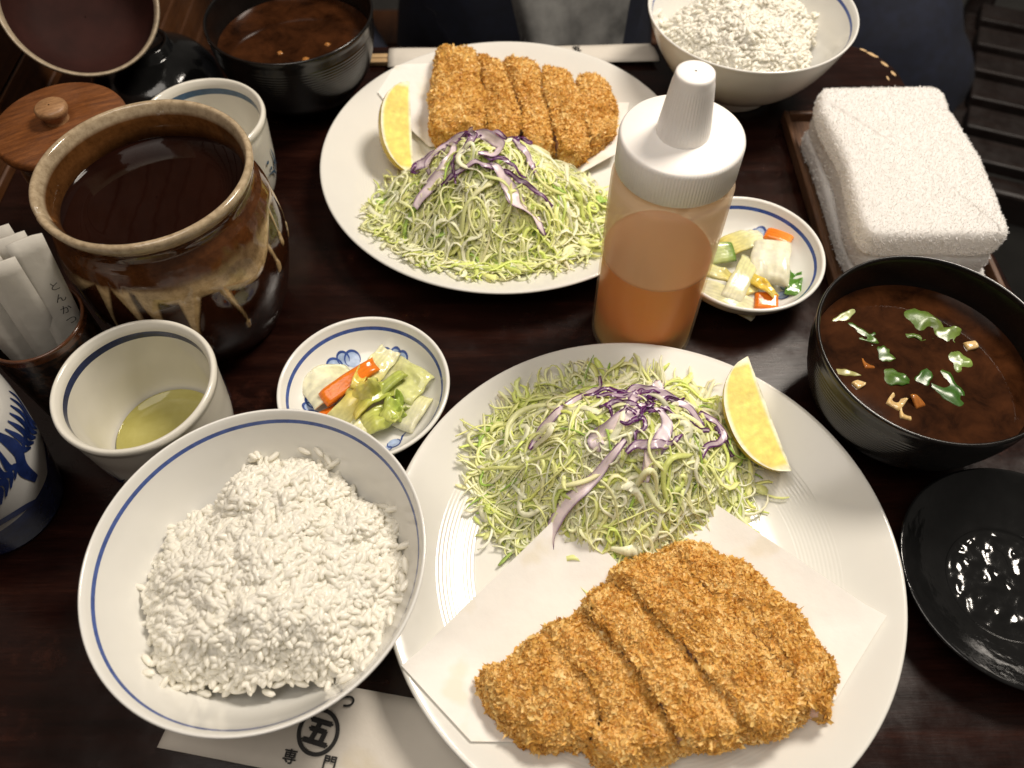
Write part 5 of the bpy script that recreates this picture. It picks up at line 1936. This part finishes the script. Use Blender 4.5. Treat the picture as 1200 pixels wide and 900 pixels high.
chunk('pickled_cucumber', 'green-skinned cucumber slice at the left of the far pickles', 'cucumber', g2, (0.1385, 0.3560, 0.0195), (0.014, 0.011, 0.003), d(10), (d(20), 0), [(0.56, .62, .3), (0.5, .58, .22), DGR], 27, bend=.1)
chunk('pickled_cabbage', 'yellow cabbage leaf at the left of the far pickles', 'pickle', g2, (0.1310, 0.3400, 0.0195), (0.024, 0.008, 0.0022), d(-25), (d(8), 0), [YEL, PAL, YEL], 28, ruffle=.6)
chunk('pickled_cabbage', 'yellow leaf edge above the carrot block of the far pickles', 'pickle', g2, (0.1575, 0.3265, 0.0230), (0.022, 0.0065, 0.0020), d(-48), (d(12), 0), [YEL, (0.72, .5, .06), YEL], 29, ruffle=.9)
chunk('pickled_leaf', 'dark green leaf poking out at the right of the far pickles', 'pickle', g2, (0.1815, 0.3340, 0.0165), (0.019, 0.008, 0.0016), d(75), (0, d(10)), [DGR, (0.08, .22, .03)], 30, ruffle=1.0)
chunk('pickled_cabbage', 'small yellow leaf bit in the gap at the middle of the far pickles', 'pickle', g2, (0.1500, 0.3260, 0.0195), (0.012, 0.008, 0.003), d(20), (0, 0), [YEL, PAL], 31, ruffle=.5)

g3 = 'bits floating in the near soup'
LG, LG2 = (0.036, 0.10, 0.014), (0.095, 0.16, 0.028)
zs = 0.0498
SP = [
    ('soup_leaf', 'large dark green leaf at the middle of the near soup', (0.2315, 0.2320), (0.025, 0.0085, .0012), -62, [LG2, LG, LG], .35),
    ('soup_leaf', 'narrow green stalk left of the large leaf in the near soup', (0.2225, 0.2365), (0.014, 0.0040, .0012), 50, [LG, LG], .1),
    ('soup_leaf', 'broad pale green leaf at the top of the near soup', (0.2300, 0.2720), (0.019, 0.0120, .0013), -25, [LG2, LG2, (0.16, .2, .04)], .8),
    ('soup_leaf', 'small green leaf right of the broad pale one in the near soup', (0.2440, 0.2650), (0.011, 0.0060, .0012), 20, [LG2, (0.14, .2, .04)], .5),
    ('soup_leaf', 'light green leaf at the right of the near soup', (0.2440, 0.2470), (0.011, 0.0080, .0012), -20, [LG2, (0.24, .34, .08)], .8),
    ('soup_leaf', 'green leaf below centre left in the near soup', (0.2060, 0.2370), (0.013, 0.0060, .0012), -20, [LG2, LG], .4),
    ('soup_leaf', 'small dark green leaf left of centre in the near soup', (0.2055, 0.2520), (0.008, 0.0060, .0012), -15, [LG, LG2], .3),
    ('soup_leaf', 'tiny dark green leaf toward the upper left of the near soup', (0.2030, 0.2620), (0.007, 0.0055, .0012), -20, [LG, LG], .3),
    ('soup_leaf', 'slender dark leaf at the upper left of the near soup', (0.1935, 0.2680), (0.017, 0.0045, .0012), -38, [LG, (.07, .14, .02)], .3),
    ('soup_leaf', 'pale leek sliver at the left rim of the near soup', (0.1880, 0.2775), (0.017, 0.0030, .0012), 35, [(0.35, .4, .15), (0.4, .44, .2)], .1),
    ('soup_leaf', 'thin pale stalk at the lower left of the near soup', (0.1805, 0.2405), (0.012, 0.0022, .0012), -12, [(0.35, .3, .1), (0.3, .3, .1)], .0),
]
for i, (nm, lb, (x, y), sz, an, cl, rf) in enumerate(SP):
    chunk(nm, lb, 'leaf', g3, (x, y, zs), (sz[0] * 1.5, sz[1] * 1.75, sz[2]), d(an), (d(3), d(-4)), cl, 60 + i, 'leaf', bend=.10, ruffle=rf * .5 + .15, taper=.55, nx=16, ny=10)
TF = [((0.2540, 0.2575), .0048, 'tofu cube at the right of the near soup'), ((0.1860, 0.2330), .0045, 'tofu cube at the lower left of the near soup'),
      ((0.2030, 0.2215), .0085, 'largest crumbly tofu piece at the front of the near soup'), ((0.2065, 0.2140), .0060, 'small tofu crumb at the front rim of the near soup'),
      ((0.1950, 0.2465), .0055, 'brown tofu bit left of centre in the near soup'), ((0.2145, 0.2215), .0060, 'sunken brown tofu bit beside the largest piece')]
for i, ((x, y), s_, lb) in enumerate(TF):
    cl = [(0.62, .42, .18), (0.66, .48, .24)] if i < 4 else [(0.30, .10, .02), (0.34, .13, .03)]
    chunk('tofu_piece', lb, 'tofu', g3, (x, y, zs - .0004), (s_, s_ * .8, .0030 if i < 4 else .002), d(20 * i + 10), (d(4), d(5)), cl, 90 + i, 'pickle', bend=.05, ruffle=.7, nx=12, ny=10)
g4 = 'bits in the far soup'
for i, (x, y, s_, lb) in enumerate([(-0.150, 0.522, .0045, 'small pale bit floating at the front of the far soup'), (-0.170, 0.530, .0035, 'tiny brown bit floating at the left of the far soup'), (-0.136, 0.540, .0040, 'tiny brown bit floating at the right of the far soup')]):
    chunk('tofu_piece', lb, 'tofu', g4, (x, y, zs), (s_, s_ * .8, .002), d(30 * i), (0, 0), [(0.30, .12, .03), (0.4, .18, .05)], 130 + i, 'pickle', nx=8, ny=6)


# ------------------------------------------------------------------ dark surroundings: person, coat, chair
def skinned(name, joints, edges, radii, mat, parent=None, sub=2):
    me = bpy.data.meshes.new(name)
    me.from_pydata(joints, edges, [])
    o = bpy.data.objects.new(name, me)
    COL.objects.link(o)
    md = o.modifiers.new('skin', 'SKIN')
    for sv, r_ in zip(me.skin_vertices[0].data, radii):
        sv.radius = r_ if isinstance(r_, tuple) else (r_, r_)
    me.skin_vertices[0].data[0].use_root = True
    md.use_smooth_shade = True
    sd = o.modifiers.new('sub', 'SUBSURF')
    sd.levels = sub
    sd.render_levels = sub
    me.materials.append(mat)
    if parent:
        o.parent = parent
    return o


pr = thing('person', 'person in dark navy clothes sitting across the table, only the lap area showing', 'person', (0.02, 0.93, -0.30))
J = [(0, 0, .02), (0, 0.01, .20), (0, 0.02, .38), (0, .02, .47), (0, .01, .54), (0, -.01, .64),
     (.10, -.04, .0), (.15, -.42, .0), (.15, -.44, -.38), (-.10, -.04, .0), (-.15, -.40, .0), (-.15, -.42, -.38),
     (.19, .02, .40), (.25, -.02, .16), (.12, -.20, .06), (-.19, .02, .40), (-.25, -.02, .16), (-.12, -.20, .06)]
E_ = [(0, 1), (1, 2), (2, 3), (3, 4), (4, 5), (0, 6), (6, 7), (7, 8), (0, 9), (9, 10), (10, 11), (2, 12), (12, 13), (13, 14), (2, 15), (15, 16), (16, 17)]
RR = [.15, .14, .15, .06, .085, .095, .095, .07, .05, .095, .07, .05, .065, .05, .04, .065, .05, .04]
skinned('body', J, E_, RR, M['navy'], pr)
# pale grey scarf end hanging down the front
g_ = np.linspace(0, 1, 18)
V = []
for s in g_:
    for q in np.linspace(-.5, .5, 9):
        w_ = 0.150 - 0.085 * s
        V.append((0.035 + q * w_ + 0.01 * s, -0.150 - 0.135 * s + 0.006 * math.sin(q * 14 + s * 5), 0.34 - 0.115 * s * 1.2 - 0.006 * math.cos(q * 9)))
V = np.array(V)
F1 = grid_faces(18, 9, wrap=False)
sc_ = mk('scarf', V, F1, M['greycloth'], pr)
so = sc_.modifiers.new('thick', 'SOLIDIFY')
so.thickness = 0.006

# navy coat heaped beyond the corner
V, F = [], None
nu, nv = 48, 20
rows = []
for i in range(nv):
    q = i / (nv - 1) * math.pi / 2
    for j in range(nu):
        a_ = j / nu * 2 * math.pi
        rows.append((0.17 * math.cos(a_) * math.cos(q), 0.20 * math.sin(a_) * math.cos(q), 0.20 * math.sin(q)))
V = np.array(rows)
V *= (1 + 0.22 * vnoise(V, 9, 4, 3))[:, None]
o = mk('navy_coat', V, grid_faces(nv, nu), M['navy'], None, True, (0.47, 1.02, -0.34), (0, 0, .5))
tag(o, 'dark navy coat heaped on a stool beyond the table corner', 'coat')
st = thing('stool', 'dark wooden stool under the navy coat beyond the table corner', 'stool', (0.47, 1.02, -0.72))
v, f = box(-.17, .17, -.17, .17, .34, .378)
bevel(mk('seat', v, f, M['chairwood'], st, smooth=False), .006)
for x in (-.14, .14):
    for y in (-.14, .14):
        bar('leg', (x, y, 0), (x * .9, y * .9, .34), .035, .035, M['chairwood'], st, roll=(0, 1, 0))

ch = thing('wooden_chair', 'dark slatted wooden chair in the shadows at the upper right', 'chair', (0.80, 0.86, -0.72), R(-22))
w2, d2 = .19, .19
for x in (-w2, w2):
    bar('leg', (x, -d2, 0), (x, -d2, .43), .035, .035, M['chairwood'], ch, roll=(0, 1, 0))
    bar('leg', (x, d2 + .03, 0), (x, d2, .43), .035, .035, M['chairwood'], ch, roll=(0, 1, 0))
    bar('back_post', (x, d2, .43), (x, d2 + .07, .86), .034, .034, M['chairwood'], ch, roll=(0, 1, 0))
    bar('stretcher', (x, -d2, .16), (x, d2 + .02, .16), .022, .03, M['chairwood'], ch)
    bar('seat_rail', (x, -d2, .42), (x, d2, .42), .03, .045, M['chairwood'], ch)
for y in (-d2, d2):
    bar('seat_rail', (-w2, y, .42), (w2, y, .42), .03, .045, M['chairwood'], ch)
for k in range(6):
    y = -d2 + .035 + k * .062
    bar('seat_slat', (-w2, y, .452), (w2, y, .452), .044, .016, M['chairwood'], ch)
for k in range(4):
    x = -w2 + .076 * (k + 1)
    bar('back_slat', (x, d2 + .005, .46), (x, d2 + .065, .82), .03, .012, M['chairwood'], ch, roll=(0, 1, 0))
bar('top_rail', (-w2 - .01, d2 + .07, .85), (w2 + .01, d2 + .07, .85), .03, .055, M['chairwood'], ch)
